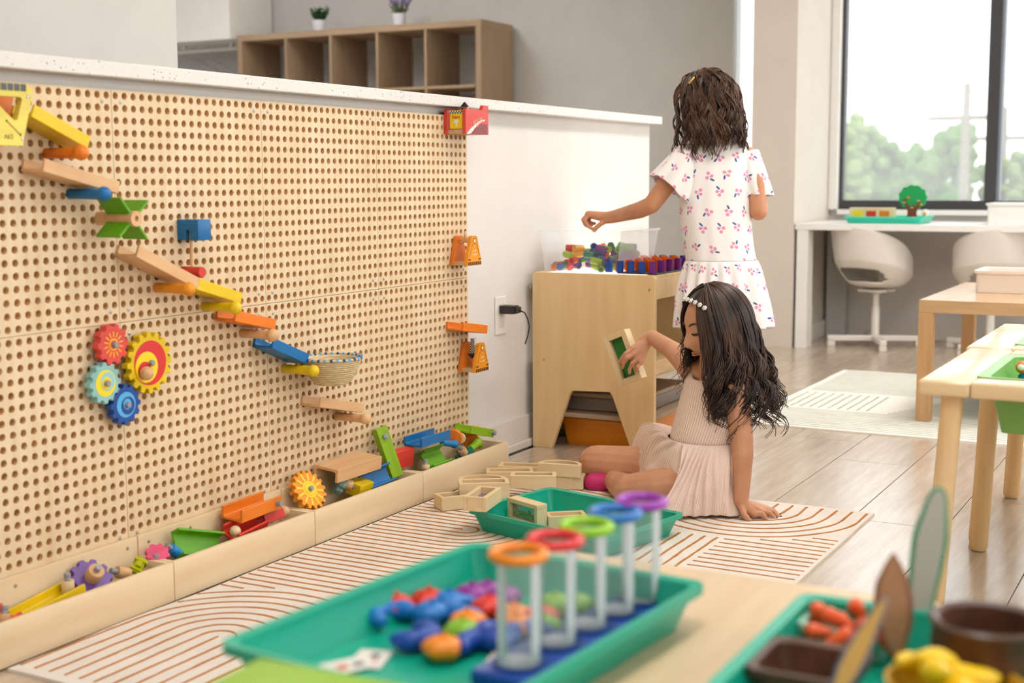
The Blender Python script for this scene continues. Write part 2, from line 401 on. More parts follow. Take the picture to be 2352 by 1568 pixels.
# ---- rugs: woven base with the tufted lines as raised yarn
def rug_mat(name, col, col2):
    t = NT(name); b = t.b; v = t.coord('Object', (420,420,420)); f = t.noise(v, 1, 2)
    g = t.noise(t.coord('Object', (9,9,9)), 1, 3)
    t.l(t.ramp(t.math('ADD', t.math('MULTIPLY', f, .5), t.math('MULTIPLY', g, .5)), [(.35, rgb(*col2)), (.65, rgb(*col))]), b.inputs['Base Color'])
    b.inputs['Roughness'].default_value = .9; b.inputs['Specular IOR Level'].default_value = .1; t.bump(f, .5, .0015); return t.m
M['rug'] = rug_mat('cream_cotton', (240,232,224), (226,216,204)); M['rugline'] = rug_mat('rust_yarn', (204,142,84), (176,112,58))
M['rug2'] = rug_mat('ivory_cotton', (252,250,242), (242,239,228)); M['rugline2'] = rug_mat('sage_yarn', (176,182,158), (150,158,134))
def ribbon(mb, pts, w, z0, h, wob=.0028):
    n = len(pts); vs = []; ph = random.random()*50
    for i, p in enumerate(pts):
        a = Vector(pts[max(i-1,0)]); b = Vector(pts[min(i+1,n-1)]); d = (b-a).normalized(); nx = Vector((-d.y, d.x))
        o = (noise.noise(Vector((p[0]*9+ph, p[1]*9, ph)))) * wob + noise.noise(Vector((p[0]*30, p[1]*30+ph, ph)))*wob*.5
        ww = w*(.8+.35*noise.noise(Vector((p[0]*40+ph, p[1]*40, 3))))
        c = Vector(p[:2]) + nx*o
        l, r = c+nx*ww/2, c-nx*ww/2
        vs += [(l.x,l.y,z0), (l.x,l.y,z0+h), (r.x,r.y,z0+h), (r.x,r.y,z0)]
    fs = []
    for i in range(n-1):
        for k in range(3): fs.append((i*4+k, i*4+k+1, i*4+k+5, i*4+k+4))
    fs += [(0,1,2,3), (n*4-4,n*4-3,n*4-2,n*4-1)]
    mb.add(vs, fs)
def seg(x0, y0, x1, y1, st_=.02):
    n = max(2, int(math.hypot(x1-x0, y1-y0)/st_)); return [(x0+(x1-x0)*i/n, y0+(y1-y0)*i/n) for i in range(n+1)]
def hairpin(mb, xo, xc, yc, r, w, z0, h, ymin=-9, ymax=9):   # opens towards xo, turns round (xc, yc)
    s = 1 if xc > xo else -1; p = seg(xo, yc+r, xc, yc+r)
    n = max(6, int(PI*r/.012))
    p += [(xc+s*r*math.sin(PI*i/n), yc+r*math.cos(PI*i/n)) for i in range(1, n)] + seg(xc, yc-r, xo, yc-r)
    run = []
    for q in p:
        if ymin < q[1] < ymax: run.append(q)
        else:
            if len(run) > 2: ribbon(mb, run, w, z0, h)
            run = []
    if len(run) > 2: ribbon(mb, run, w, z0, h)
def rug_base(name, x0, x1, y0, y1, mat, th=.006, amp=.0):
    nx, ny = 60, 40; vs = []; fs = []
    for lay in (1, 0):
        for i in range(nx+1):
            for j in range(ny+1):
                u, v_ = i/nx, j/ny; x = x0+(x1-x0)*u; y = y0+(y1-y0)*v_
                x += .006*noise.noise(Vector((y*4, lay*0, 5)))*(1 if i in (0, nx) else 0); y += .006*noise.noise(Vector((x*4, 9, 2)))*(1 if j in (0, ny) else 0)
                vs.append((x, y, th*lay))
    n1 = (nx+1)*(ny+1); g = lambda i, j: i*(ny+1)+j
    for i in range(nx):
        for j in range(ny):
            fs.append((g(i,j), g(i+1,j), g(i+1,j+1), g(i,j+1))); fs.append((n1+g(i,j), n1+g(i,j+1), n1+g(i+1,j+1), n1+g(i+1,j)))
    for i in range(nx): fs += [(g(i,0), n1+g(i,0), n1+g(i+1,0), g(i+1,0)), (g(i,ny), g(i+1,ny), n1+g(i+1,ny), n1+g(i,ny))]
    for j in range(ny): fs += [(g(0,j), g(0,j+1), n1+g(0,j+1), n1+g(0,j)), (g(nx,j), n1+g(nx,j), n1+g(nx,j+1), g(nx,j+1))]
    return MB().add(vs, fs).build(name, mat)
RZT = .006
rug = tag(rug_base('arch_pattern_rug', -.43, 1.424, -1.222, -.118, M['rug']), 'cream rug with rust arch lines along the wooden toy bins', 'rug')
mb = MB(); W_ = .0068; H_ = .0011
for k in range(9):                                             # hairpins along the bins, opening to the near end
    hairpin(mb, -.405, -.122 if k else -.119, -.342, .036*k if k else .0005, W_, RZT, H_, -.62, -.122) if k else ribbon(mb, seg(-.405, -.342, -.119, -.342), W_, RZT, H_)
def hairpin_y(mb, yo, yc, xc, r, x0, x1):                       # legs run across the rug
    p = seg(xc-r, yo, xc-r, yc); n = max(6, int(PI*r/.012))
    p += [(xc-r*math.cos(PI*i/n), yc-r*math.sin(PI*i/n)) for i in range(1, n)] + seg(xc+r, yc, xc+r, yo)
    run = []
    for q in p:
        ok = x0 < q[0] < x1 and q[1] > -1.2 and math.hypot(q[0]+.12, q[1]+.342) > .305 and not (q[1] < -.78 and .70 < q[0] < 1.03) and math.hypot(q[0]-1.318, q[1]+.93) > .30 and not (q[1] < -.95 and q[0] > .7) and not (q[0] > 1.3 and q[1] < -.63)
        if ok: run.append(q)
        else:
            if len(run) > 2: ribbon(mb, run, W_, RZT, H_)
            run = []
    if len(run) > 2: ribbon(mb, run, W_, RZT, H_)
ribbon(mb, seg(.785, -.124, .785, -.352), W_, RZT, H_)
for k in range(1, 27): hairpin_y(mb, -.124, -.365, .785, .0305*k, -.2, 1.41)
for k in range(1, 8): hairpin(mb, 1.402, 1.318, -.931, .002+.0395*k, W_*1.15, RZT, H_, -1.218, -.3)
for k in range(5): ribbon(mb, seg(.725, -.814-k*.0325, 1.004, -.814-k*.0325), W_*1.15, RZT, H_)
for k in range(13):
    x = .752+.0352*k; y1 = -.962
    while math.hypot(x-1.318, y1+.931) < .305 and y1 > -1.2: y1 -= .004
    if y1 > -1.165: ribbon(mb, seg(x, -1.212, x, y1), W_*.9, RZT, H_)
for k in range(9): ribbon(mb, seg(-.405, -.66-.06*k, .1+.02*k, -.66-.06*k), W_, RZT, H_)
mb.build('tufted_lines', M['rugline'], rug)
rug2 = tag(rug_base('striped_rug', 2.535, 4.02, -2.2, -.462, M['rug2']), 'ivory rug with thin sage lines under the oak side table', 'rug')
mb = MB()
for k in range(46):
    x = 2.57+.0315*k
    if 2.93 < x < 3.36:
        ribbon(mb, seg(x, -2.15, x, -.90 - .4*(x-2.93)), .005, RZT, .001)
    else: ribbon(mb, seg(x, -2.15, x, -.49), .005, RZT, .001)
for k in range(10): y = -.5-.036*k; ribbon(mb, seg(2.96, y, 3.32, y), .006, RZT, .0012)
mb.build('tufted_lines', M['rugline2'], rug2)
# ================================================================== marble-run toys on the pegboard
def bev(o, w=.0012, seg=2):
    m = o.modifiers.new('bevel', 'BEVEL'); m.width = w; m.segments = seg; m.limit_method = 'ANGLE'; m.angle_limit = math.radians(40); return o
YZX = Matrix(((0,0,1,0),(1,0,0,0),(0,1,0,0),(0,0,0,1)))       # prism (x,y,z) -> (z,x,y)
def uprofile(W, H, t, n=4):
    r = min(.006, H-t-.001); p = [(-W/2,0), (W/2,0), (W/2,H), (W/2-t,H)]
    for k in range(n+1):
        a = -PI/2*k/n; p.append((W/2-t-r+r*math.cos(a), t+r+r*math.sin(a)))
    for k in range(n+1):
        a = -PI/2-PI/2*k/n; p.append((-W/2+t+r+r*math.cos(a), t+r+r*math.sin(a)))
    return p + [(-W/2+t,H), (-W/2,H)]
def trough(name, label, mat, Mx, L=.148, W=.06, H=.025, t=.0062, group=None, tip=None, cat='ramp', mb=None):
    o = MB().prism(uprofile(W, H, t), 0, L, Mx @ YZX)
    # build in local space so the grain follows the channel
    o = MB().prism(uprofile(W, H, t), 0, L, YZX).build(name, M[mat], None, smooth=30); o.matrix_world = Mx; bev(o)
    tag(o, label, cat, group)
    if tip is not None: pin(o, tip)
    return o
def pin(parent, Mx, r=.0062, l=.016, mat='greytip'):
    """grey split plug that fits a board hole: local z is the axis"""
    m = MB(); m.lathe([(r*.2,0),(r*.95,0),(r,.002),(r,l*.35),(r*.9,l*.4),(r*.9,l*.55),(r,l*.6),(r*.97,l-.001),(r*.8,l)], 16)
    m.box((-.0008,-r*1.02,l*.45), (.0008,r*1.02,l*.98))
    return m.build('plug', M[mat], parent, smooth=40, M=Mx)
def peg(name, label, mat, base, d=(0,-1,0), L=.086, r=.0102, R=.0146, plug=None, group=None):
    prof = [(r*.9,0),(r,.001),(r,L*.45),(r*1.05,L*.62),(r*1.12,L-R*.95)]
    a0 = math.asin(min(.99, r*1.12/R))
    prof = [p for p in prof if p[1] < L-R*math.cos(a0)-.001] + [(R*math.sin(a), L-R*math.cos(a)) for a in [a0+(PI-a0-.02)*k/10 for k in range(11)]]
    Mx = frame(base, Vector(d).orthogonal(), d)
    o = MB().lathe(prof, 24).build(name, M[mat], None, smooth=60); o.matrix_world = Mx; tag(o, label, 'peg', group)
    if plug: pin(o, RX(PI))
    return o
def ramp_on_wall(name, label, mat, bl, br, W=.06, L=None, **k):
    a = ony(*bl, -W); b = ony(*br, -W); d = b-a; d.y = 0; L = L or d.length
    return trough(name, label, mat, frame((a.x, -W/2-.0005, a.z), d), L, W, **k)
GR = 'wooden ramps fixed to the pegboard'; GP = 'round headed pegs holding up the ramps'
ramp_on_wall('ramp', 'short yellow wooden ramp under the yellow printed toy', 'yellow', (72,268), (204,343), L=.146, group=GR)
ramp_on_wall('ramp', 'natural wood ramp resting on the blue peg', 'toy', (99,394), (272,445), group=GR)
ramp_on_wall('ramp', 'natural wood ramp below the green paddle wheel', 'toy', (313,590), (453,664), group=GR)
ramp_on_wall('ramp', 'short yellow wooden ramp resting on a yellow peg', 'yellow', (452,665), (553,697), group=GR)
ramp_on_wall('ramp', 'short orange wooden ramp resting on a natural peg', 'orange', (540,738), (632,757), group=GR)
ramp_on_wall('ramp', 'short blue wooden ramp leading down into the coiled bowl', 'blue', (625,800), (706,836), group=GR)
ramp_on_wall('ramp', 'natural wood ramp below the coiled bowl', 'toy', (735,935), (833,948), group=GR)
ramp_on_wall('ramp', 'short orange ramp between the two orange towers', 'orange', (1064,760), (1119,766), group=GR)
for (bx, by), mat, lab in (((107,352), 'orange', 'orange round headed peg under the uppermost yellow ramp'), ((160,445), 'sky', 'blue round headed peg above the green paddle wheel'),
        ((358,660), 'orange2', 'orange round headed peg under the longest natural ramp'), ((467,703), 'yellow', 'yellow round headed peg under the yellow ramp'),
        ((555,765), 'toy', 'natural wood peg under the orange ramp beside the blue ramp'), ((650,846), 'yellow', 'yellow round headed peg beside the coiled bowl'),
        ((772,955), 'toy', 'natural wood peg under the lowest ramp')):
    b = ony(bx, by, 0); peg('peg', lab, 'blue' if mat == 'sky' else mat, (b.x, .002, b.z), L=.093, group=GP)

# ---- gears
def gear_poly(R, n, tooth=.16):
    p = []
    for k in range(n):
        a = 2*PI*k/n; d = 2*PI/n
        for da, rr in ((-.34,1-tooth), (-.2,1), (.2,1), (.34,1-tooth)):
            p.append((R*rr*math.cos(a+d*da), R*rr*math.sin(a+d*da)))
    return p
def disc(m, cx, cy, r, z0, z1, n=32): m.lathe([(r*.001,z0),(r,z0),(r,z1),(r*.001,z1)], n, T(cx,cy,0))
def gear(name, label, mat, Mx, R, n, th=.018, prints=(), rays=None, group=None, pinr=.0062, hub=None):
    o = MB().prism(gear_poly(R, n), -th, 0).build(name, M[mat]); o.matrix_world = Mx; bev(o, .0015); tag(o, label, 'gear', group)
    z = .0004
    for cx, cy, r, pm_ in prints:
        m = MB(); disc(m, cx*R, cy*R, r*R, -.001, z); m.build('printed_circle', M[pm_], o); z += .0004
    if rays:
        cnt, r0, r1, wd, pm_ = rays
        for k in range(cnt):
            a = 2*PI*k/cnt+.2; m = MB(); m.box((R*r0,-R*wd,-.001), (R*r1,R*wd,.0005), RZ(a)); m.build('printed_ray', M[pm_], o)
    if pinr: pin(o, T(0,0,-.002), pinr, .012)
    if hub:
        m = MB(); m.lathe([(hub*.3,0),(hub,0),(hub,hub*1.5),(hub*.93,hub*1.6),(hub*.3,hub*1.6)], 24); m.build('hub', M['toy'], o, smooth=40, M=T(0,0,.0002)); pin(o, T(0,0,hub*1.6-.002), .0062, .014)
    return o
def wallM(px, py, y): p = ony(px, py, y); return frame((p.x, y, p.z), (1,0,0), (0,-1,0))
GG = 'wooden gears meshing on the pegboard'
gear('gear', 'coral red gear with yellow rays, top of the wall gears', 'coral', wallM(261,791,-.03), .0425, 10, prints=((0,0,.3,'p_amber'),(0,0,.2,'coral')), rays=(14,.36,.62,.035,'p_amber'), group=GG)
g = gear('gear', 'largest wall gear, yellow with red and yellow circles', 'yellow', wallM(345,833,-.03), .0655, 16,
     prints=((0,0,.72,'p_red'),(-.17,-.12,.5,'p_yellow'),(-.27,-.22,.29,'p_red')), group=GG)
m = MB(); m.ball((0,0,0), .0145); m.build('knob', M['toy'], g, smooth=60, M=T(-.026,-.018,.014)); 
gear('gear', 'pale aqua gear with yellow circles beside the largest gear', 'aqua', wallM(243,880,-.03), .0425, 12, prints=((0,0,.64,'p_yellow'),(.12,.08,.45,'p_cyan'),(.04,.0,.3,'p_yellow')), group=GG)
gear('gear', 'dark blue gear with light blue circles, lowest on wall', 'navy', wallM(290,929,-.03), .0425, 12, prints=((0,0,.62,'p_sky'),(.1,-.06,.44,'navy'),(.05,.02,.27,'p_sky')), group=GG)

# ---- paddle wheel
p0 = ony(228, 501, 0); pw = thing('paddle_wheel', 'green paddle wheel with four blades on a wooden axle', 'wheel', M=frame((p0.x,-.001,p0.z), (1,0,0), (0,-1,0)))
m = MB(); m.lathe([(.004,0),(.0135,0),(.0135,.042),(.0142,.043),(.0142,.09),(.0155,.0905),(.0155,.1),(.0055,.1),(.0055,.094),(.001,.094)], 28); m.build('axle', M['toy'], pw, smooth=40)
for k in range(4):
    m = MB(); m.rbox((.010,-.0028,.030), (.054,.0028,.094), .0012); m.build('blade', M['green'], pw, M=RZ(math.radians(40+90*k)))

# ---- blue hammer toy
h0 = ony(406, 525, 0); hm = thing('hammer_toy', 'blue slotted block with a hanging red mallet', 'toy', (h0.x, 0, 0))
za, zb = ony(447,553,-.06).z, ony(447,505,-.06).z
m = MB(); m.rbox((0,-.06,za), (.04,-.0005,za+.017), .001); m.box((0,-.0265,za+.001), (.015,-.0005,zb)); 
m = MB(); m.rbox((0,-.0255,za), (.042,-.0005,zb), .002); m.rbox((0,-.060,za), (.042,-.0345,zb), .002); m.rbox((0,-.036,za+.022), (.042,-.024,zb), .002); m.rbox((.020,-.036,za), (.042,-.024,zb), .002)
m.build('block', M['blue'], hm, smooth=30)
zr = ony(447,624,-.03).z
MB().tube([(.010,-.030,za+.03), (.010,-.030,zr)], .0035, 12).build('rod', M['toy'], hm, smooth=40)
m = MB(); m.lathe([(.001,0),(.0105,0),(.012,.0015),(.012,.056),(.0105,.058),(.001,.058)], 24, T(.010,-.060,zr) @ RX(-PI/2)); m.build('mallet_head', M['red'], hm, smooth=40)

# ---- coiled bowl
bc = ony(760, 822, -.076); prof = []
rim = .0755; nring = 13; prof_o = []; prof_i = []
for k in range(nring):
    t = k/(nring-1); zc = -.062+.062*t; r = .040+(rim-.040)*(t**.62)
    for q in range(4):
        a = -PI/2+PI*q/3; prof_o.append((r+.0022*math.cos(a)-.0022, zc+.0024*math.sin(a)))
    prof_i.append((r-.007, zc))
prof = [(.0005,-.0645)] + prof_o + prof_i[::-1] + [(.0005,-.058)]
def coil_mat():
    t = NT('coiled_seagrass'); v = t.coord('Object', (60,60,420)); f = t.noise(v, 1, 3)
    t.l(t.ramp(f, [(.3, rgb(190,160,112)), (.7, rgb(236,216,172))]), t.b.inputs['Base Color']); t.b.inputs['Roughness'].default_value = .7; t.bump(f, .3, .001); return t.m
M['coil'] = coil_mat()
bowl = tag(MB().lathe(prof, 48).build('coiled_bowl', M['coil'], smooth=60), 'round coiled straw bowl with blue stitched rim on pegboard', 'bowl'); bowl.location = (bc.x, -.078, bc.z)
m = MB(); m.lathe([(rim-.006,0),(rim+.0005,-.001),(rim+.0012,.002),(rim-.002,.0045),(rim-.006,.003)], 48, closed=True); m.build('rim_coil', M['coil'], bowl, smooth=60)
for k in range(30):
    a = 2*PI*k/30; m = MB(); m.rbox((rim-.0068,-.0032,-.0012), (rim+.0018,.0032,.0052), .001, RZ(a) @ RX(.35)); m.build('stitch', M['p_sky'] if k % 2 else M['navy'], bowl)

# ---- lettering helper
def letters(parent, text, size, mat, Mx, name='lettering', ext=.0004, sx=1):
    c = bpy.data.curves.new('txt', 'FONT'); c.body = text; c.size = size; c.extrude = ext; c.align_x = 'CENTER'; c.align_y = 'CENTER'; c.resolution_u = 3
    o = bpy.data.objects.new('txt', c); C.objects.link(o); dg = bpy.context.evaluated_depsgraph_get()
    me = bpy.data.meshes.new_from_object(o.evaluated_get(dg)); bpy.data.objects.remove(o); bpy.data.curves.remove(c)
    me.materials.clear(); me.materials.append(M[mat]); r = link(name, me, parent); r.matrix_local = Mx @ Matrix.Diagonal((sx,1,1,1)); return r
FRONT = lambda x, y, z: frame((x,y,z), (1,0,0), (0,-1,0))       # print lying on a face that looks to -y
LEFTF = lambda x, y, z: frame((x,y,z), (0,-1,0), (-1,0,0))      # on a face that looks to -x
XZ = Matrix(((1,0,0,0),(0,0,-1,0),(0,1,0,0),(0,0,0,1)))        # prism xy -> x,z ; prism z -> -y

# ---- red start house
a = ony(1070,307,-.074); hs = thing('start_house', 'red start piece with a checkered flag at the pegboard corner', 'toy', (a.x,0,a.z))
out = [(0,0),(.132,0),(.132,.084),(.104,.084),(.095,.070),(.0,.070)]
for y, nm in ((.0015,'back_plate'), (.062,'front_plate')):
    bev(MB().prism(out, y, y+.012, XZ).build(nm, M['coral'], hs))
MB().rbox((.002,-.0615,.0), (.13,-.014,.012), .001).build('base', M['ply_edge'], hs)
f = MB(); f.rbox((.006,-.060,.014), (.010,-.0165,.066), .002); f = f.build('flip_board', M['p_yellow'], hs)
for k in range(5):
    for j in range(2):
        m = MB(); y = -.018-.0082*k-.0041*j; m.box((.0052,y-.0041,.0575+.0035*j), (.0061,y,.061+.0035*j)); m.build('check_square', M['p_black'], f)
m = MB(); m.box((.0055,-.0595,.0572), (.0062,-.017,.0645)); m.build('check_band', M['p_white'], f)
letters(f, 'Start', .0135, 'p_red', LEFTF(.0054,-.038,.048), sx=.95)
m = MB(); m.rbox((.0050,-.046,.031), (.0062,-.033,.041), .0006); m.rbox((.0050,-.0415,.021), (.0062,-.0375,.033), .0006); m.rbox((.0049,-.0335,.031), (.0062,-.030,.035), .0004); m.build('printed_hand', M['p_white'], f)
fp = [c for c in hs.children if c.name.startswith('front_plate')][0]
letters(fp, 'BOOM', .0215, 'p_tan', FRONT(.068,-.0745,.036) @ RZ(.28), ext=.0006, sx=.85)
m = MB(); pts = []
for k in range(9): t = k/8; pts.append((.004+.105*t, .001+.042*math.sin(t*PI/2)))
for k in range(8):
    (x0,z0),(x1,z1) = pts[k], pts[k+1]; wd = .012*(1-k/9)+.001
    m.add([(x0,-.0744,z0-0),(x1,-.0744,z1),(x1+wd*.3,-.0744,max(z1-wd,.0005)),(x0+wd*.6,-.0744,max(z0-wd,.0003))], [(0,1,2,3)])
m.build('printed_swoosh', M['p_white'], fp)
for i in range(18):
    for j in range(9):
        if (i+j) % 2: continue
        x, z = .024+i*.006, .001+j*.0042; t = min(1, (x-.004)/.105); top = .001+.042*math.sin(min(1,t)*PI/2)-.009
        if z+.004 < top and x+.006 < .132:
            m = MB(); m.box((x,-.0747,z), (x+.006,-.0742,z+.0042)); m.build('check_square', M['p_grey'], fp)
for sx in (.008, .126): pin(fp, FRONT(sx,-.0735,.062 if sx < .1 else .066), .0022, .0015, 'screw')
ar = MB(); ar.rbox((.050,-.050,.055), (.062,-.038,.078), .001); ar.build('arrow_post', M['toy'], hs)
ar = MB(); ar.prism([(-.0125,0),(.0125,0),(0,.014)], 0, .008, LEFTF(.050,-.044,.078)); ar.build('arrow_head', M['p_black'], hs)

# ---- orange towers
def tower(label, px, py, kind):
    a = ony(px, py, -.062); t = thing('tower_toy', label, 'toy', (a.x,0,a.z), group='orange tower pieces at the pegboard edge')
    o = [(0,0),(.080,0),(.080,.016),(.058,.082),(.054,.086),(.030,.086),(.024,.082),(.002,.016)]
    fr = None
    for y, nm in ((.0015,'back_plate'), (.050,'front_plate')):
        q = bev(MB().prism(o, y, y+.012, XZ).build(nm, M['orange2'] if y > .01 else M['orange'], t))
        if nm == 'front_plate': fr = q
    MB().rbox((.002,-.0495,.001), (.078,-.014,.012), .0008).build('base', M['ply_edge'], t)
    m = MB(); disc(m, 0,0,.0085,0,.0004); m.build('printed_circle', M['p_ink'], fr, M=FRONT(.041,-.0621,.071))
    m = MB(); disc(m, 0,0,.0068,0,.0007); m.build('printed_circle', M['p_amber'], fr, M=FRONT(.041,-.0621,.071))
    m = MB(); disc(m, 0,0,.0035,0,.001); m.build('printed_circle', M['p_white'], fr, M=FRONT(.041,-.0621,.071))
    for s in (-1, 1):
        MB().tube([(.041+s*.012,-.0622,.062),(.041+s*.029,-.0622,.027)], .0006, 6).build('printed_line', M['p_ink'], fr)
        m = MB(); m.box((.041+s*.030-.007,-.0626,.0155), (.041+s*.030+.007,-.0618,.0195)); m.build('printed_bar', M['p_ink'], fr)
    for z, r in ((.045,.012), (.034,.018)):
        MB().tube([(.041+r*(k/6-.5)*1.4,-.0622,z-.004*(1-(k/3-1)**2)) for k in range(7)], .0009, 6).build('printed_arc', M['p_white'], fr)
    for k in range(7):
        m = MB(); m.box((.003+k*.0112,-.0626,.001), (.003+k*.0112+.008,-.0618,.0105)); m.build('printed_bar', M['p_ink'], fr)
    if kind == 'spinner':
        m = MB(); s = []
        for k in range(6):
            an = PI/2+2*PI*k/6; r = .027 if k % 2 == 0 else .008; s.append((r*math.cos(an), r*math.sin(an)))
        bev(m.prism(s, 0, .012, LEFTF(.046,-.033,.074)).build('spinner', M['toy'], t), .003)
        MB().tube([(.040,-.013,.074),(.040,-.051,.074)], .0028, 10).build('axle', M['toy'], t, smooth=40)
    else:
        m = MB(); m.rbox((.034,-.0395,.052), (.047,-.0265,.098), .0008); sp = m.build('arrow_post', M['p_white'], t)
        for i in range(4):
            for j in range(12):
                if (i+j) % 2 == 0: m = MB(); m.box((.0336,-.0395+i*.00325,.053+j*.0037), (.0342,-.0395+(i+1)*.00325,.0567+j*.0037)); m.build('check_square', M['p_black'], sp)
        MB().prism([(-.012,0),(0,-.0145),(.012,0)], 0, .010, LEFTF(.036,-.033,.053)).build('arrow_head', M['p_black'], t)
        MB().tube([(.040,-.013,.074),(.040,-.051,.074)], .0028, 10).build('axle', M['toy'], t, smooth=40)
    return t
tower('orange tower piece with a wooden three-pointed spinner', 1074, 611, 'spinner')
tower('orange tower piece with a checkered arrow pointing down', 1092, 857, 'arrow')

# ---- yellow printed toy at the left edge
a = ony(52,335,-.062); dg_ = thing('printed_truck_toy', 'yellow printed toy with a cut-out opening at the left edge', 'toy', (a.x,0,a.z))
X0 = -.20; hole = [(-.105,.040),(-.055,.094),(-.012,.094),(-.022,.052),(-.030,.045)]
hole = [(-.150,.040),(-.055,.0), (0,0)]
outer = [(X0,0),(.001,0),(.009,.030),(.030,.098),(.030,.104),(.016,.112),(X0,.112)]
# front plate as a ring around the window
inner = [(-.105,.092),(-.024,.052),(-.019,.048),(-.014,.052),(.000,.083),(-.003,.087),(-.060,.087)]
inner = [(-.070,.088),(-.016,.045),(-.009,.047),(.004,.084),(.000,.088)]
def ring_plate(outer, inner, y0, y1):
    bm = bmesh.new(); vo = [bm.verts.new((x,-y0,z)) for x, z in outer]; vi = [bm.verts.new((x,-y0,z)) for x, z in inner]
    ed = [bm.edges.new((vo[i], vo[(i+1)%len(vo)])) for i in range(len(vo))] + [bm.edges.new((vi[i], vi[(i+1)%len(vi)])) for i in range(len(vi))]
    bmesh.ops.triangle_fill(bm, edges=ed, use_beauty=True)
    r = bmesh.ops.extrude_face_region(bm, geom=bm.faces[:]); 
    for v in r['geom']:
        if isinstance(v, bmesh.types.BMVert): v.co.y -= (y1-y0)
    return MB().bm(bm)
fr = ring_plate(outer, inner, .048, .062).build('front_plate', M['lemon'], dg_)
MB().prism(outer, .0015, .014, XZ).build('back_plate', M['orange'], dg_)
MB().box((X0,-.0475,.002), (-.06,-.0145,.1)).build('core_block', M['yellow'], dg_)
for k in range(12):
    m = MB(); x = .014-k*.0148; m.box((x-.0125,-.0626,.0985-.0000), (x,-.0618,.1115)); m.build('printed_tooth', M['p_grey'], fr)
MB().tube([(-.034,-.0624,.044),(-.004,-.0624,.020)], .0007, 6).build('printed_line', M['p_ink'], fr)
for p in ((-.034,.044),(-.004,.020)):
    m = MB(); disc(m,0,0,.0022,0,.0006,12); m.build('printed_dot', M['p_ink'], fr, M=FRONT(p[0],-.0621,p[1]))
letters(fr, 'DIV', .0125, 'p_ink', FRONT(-.031,-.0622,.0165) @ RZ(PI), ext=.0003)
for p in ((.018,.090),(.001,.013)): pin(fr, FRONT(p[0],-.0615,p[1]), .0030, .0014, 'screw')

# ================================================================== toy bins and what lies in them
BW = .4865; BX0 = -.472
for k in range(4):
    lab = ['plywood toy bin nearest the camera, holding a purple gear', 'plywood toy bin holding an orange trough and blue peg', 'plywood toy bin holding the orange sun gear', 'plywood toy bin at the far end by the white wall'][k]
    b = thing('toy_bin', lab, 'bin', (BX0+k*BW+.001, 0, 0), group='plywood bins along the half wall'); w_ = BW-.002
    MB().rbox((0,-.0125,.004), (w_,-.0008,.1305), .003).build('back_board', M['ply_box'], b, smooth=30)
    MB().rbox((0,-.1105,.004), (w_,-.0985,.0875), .002).build('front_board', M['ply_box'], b, smooth=30)
    for x in (0, w_-.0115): MB().rbox((x,-.0984,.004), (x+.0115,-.0126,.0868), .0015).build('end_board', M['ply_box'], b, smooth=30)
    MB().box((.0116,-.0984,.004), (w_-.0116,-.0126,.014)).build('bottom_board', M['ply_box'], b)
    for sx in (.03, .16, .32, w_-.03):
        s = screw0.copy(); C.objects.link(s); s.parent = b; s.location = (sx, -.0127, .112); s.name = 'screw'
Yb = -.056
def at(px, py, y=Yb): return ony(px, py, y)
GB = 'loose toy parts in the bins'
def cyl(name, label, mat, p, d, r, L, plug=True, cat='peg'):
    Mx = frame(p, Vector(d).orthogonal(), d)
    o = MB().lathe([(r*.3,0),(r*.92,0),(r,.0015),(r,L-.0015),(r*.92,L),(r*.3,L)], 24).build(name, M[mat], None, smooth=45); o.matrix_world = Mx; tag(o, label, cat, GB)
    if plug: pin(o, T(0,0,L-.001), .0064, .016)
    return o
# bin one
cyl('peg', 'natural wood peg with grey plug at the photo\'s left edge', 'toy', at(8,1432), (.25,.1,1), .0125, .018)
trough('trough', 'red trough just showing in the nearest bin', 'coral', frame(at(-35,1462), (1,.1,.25), (0,-.3,1)), .07, .05, .022, group=GB, cat='trough')
q = at(176,1362); q2 = at(30,1440); trough('trough', 'yellow trough sloping down into the nearest bin', 'yellow', frame(q, q2-q, (0,0,1)), .145, .056, .024, group=GB, cat='trough')
cyl('peg', 'upright natural peg with grey plug beside the purple gear', 'block', at(157,1362,-.05), (-.03,-.02,1), .0125, .026)
gear('gear', 'purple gear with wooden hub in the nearest bin', 'purple', frame(at(212,1326), (.9,-.35,-.1), (-.35,-.62,.72)), .044, 10, hub=.0165, pinr=0, group=GB, th=.014)
cyl('peg', 'natural peg lying between the purple gear and lime connector', 'toy', at(296,1318), (-1,.25,.42), .0125, .030)
o = thing('lime_connector', 'translucent lime plastic connector in the nearest bin', 'connector', M=frame(at(318,1300), (.8,.1,.6), (-.2,-.6,.8)), group=GB)
M['limeclear'] = glassy('lime_clear_plastic', (206,210,20), .75, .12, (230,236,90))
m = MB(); m.rbox((-.018,-.010,-.006), (.018,.010,.006), .0015); m.build('body', M['limeclear'], o)
for s in (-1,1):
    m = MB(); m.rbox((s*.011-.003,-.014,-.010), (s*.011+.003,.014,.010), .001); m.build('flange', M['limeclear'], o)
m = MB(); m.rbox((-.006,-.006,.004), (.006,.006,.014), .001); m.build('stud', M['limeclear'], o)
cyl('peg', 'natural peg with grey plug in the corner of the nearest bin', 'block', at(352,1302), (.25,-.15,.9), .0125, .012)
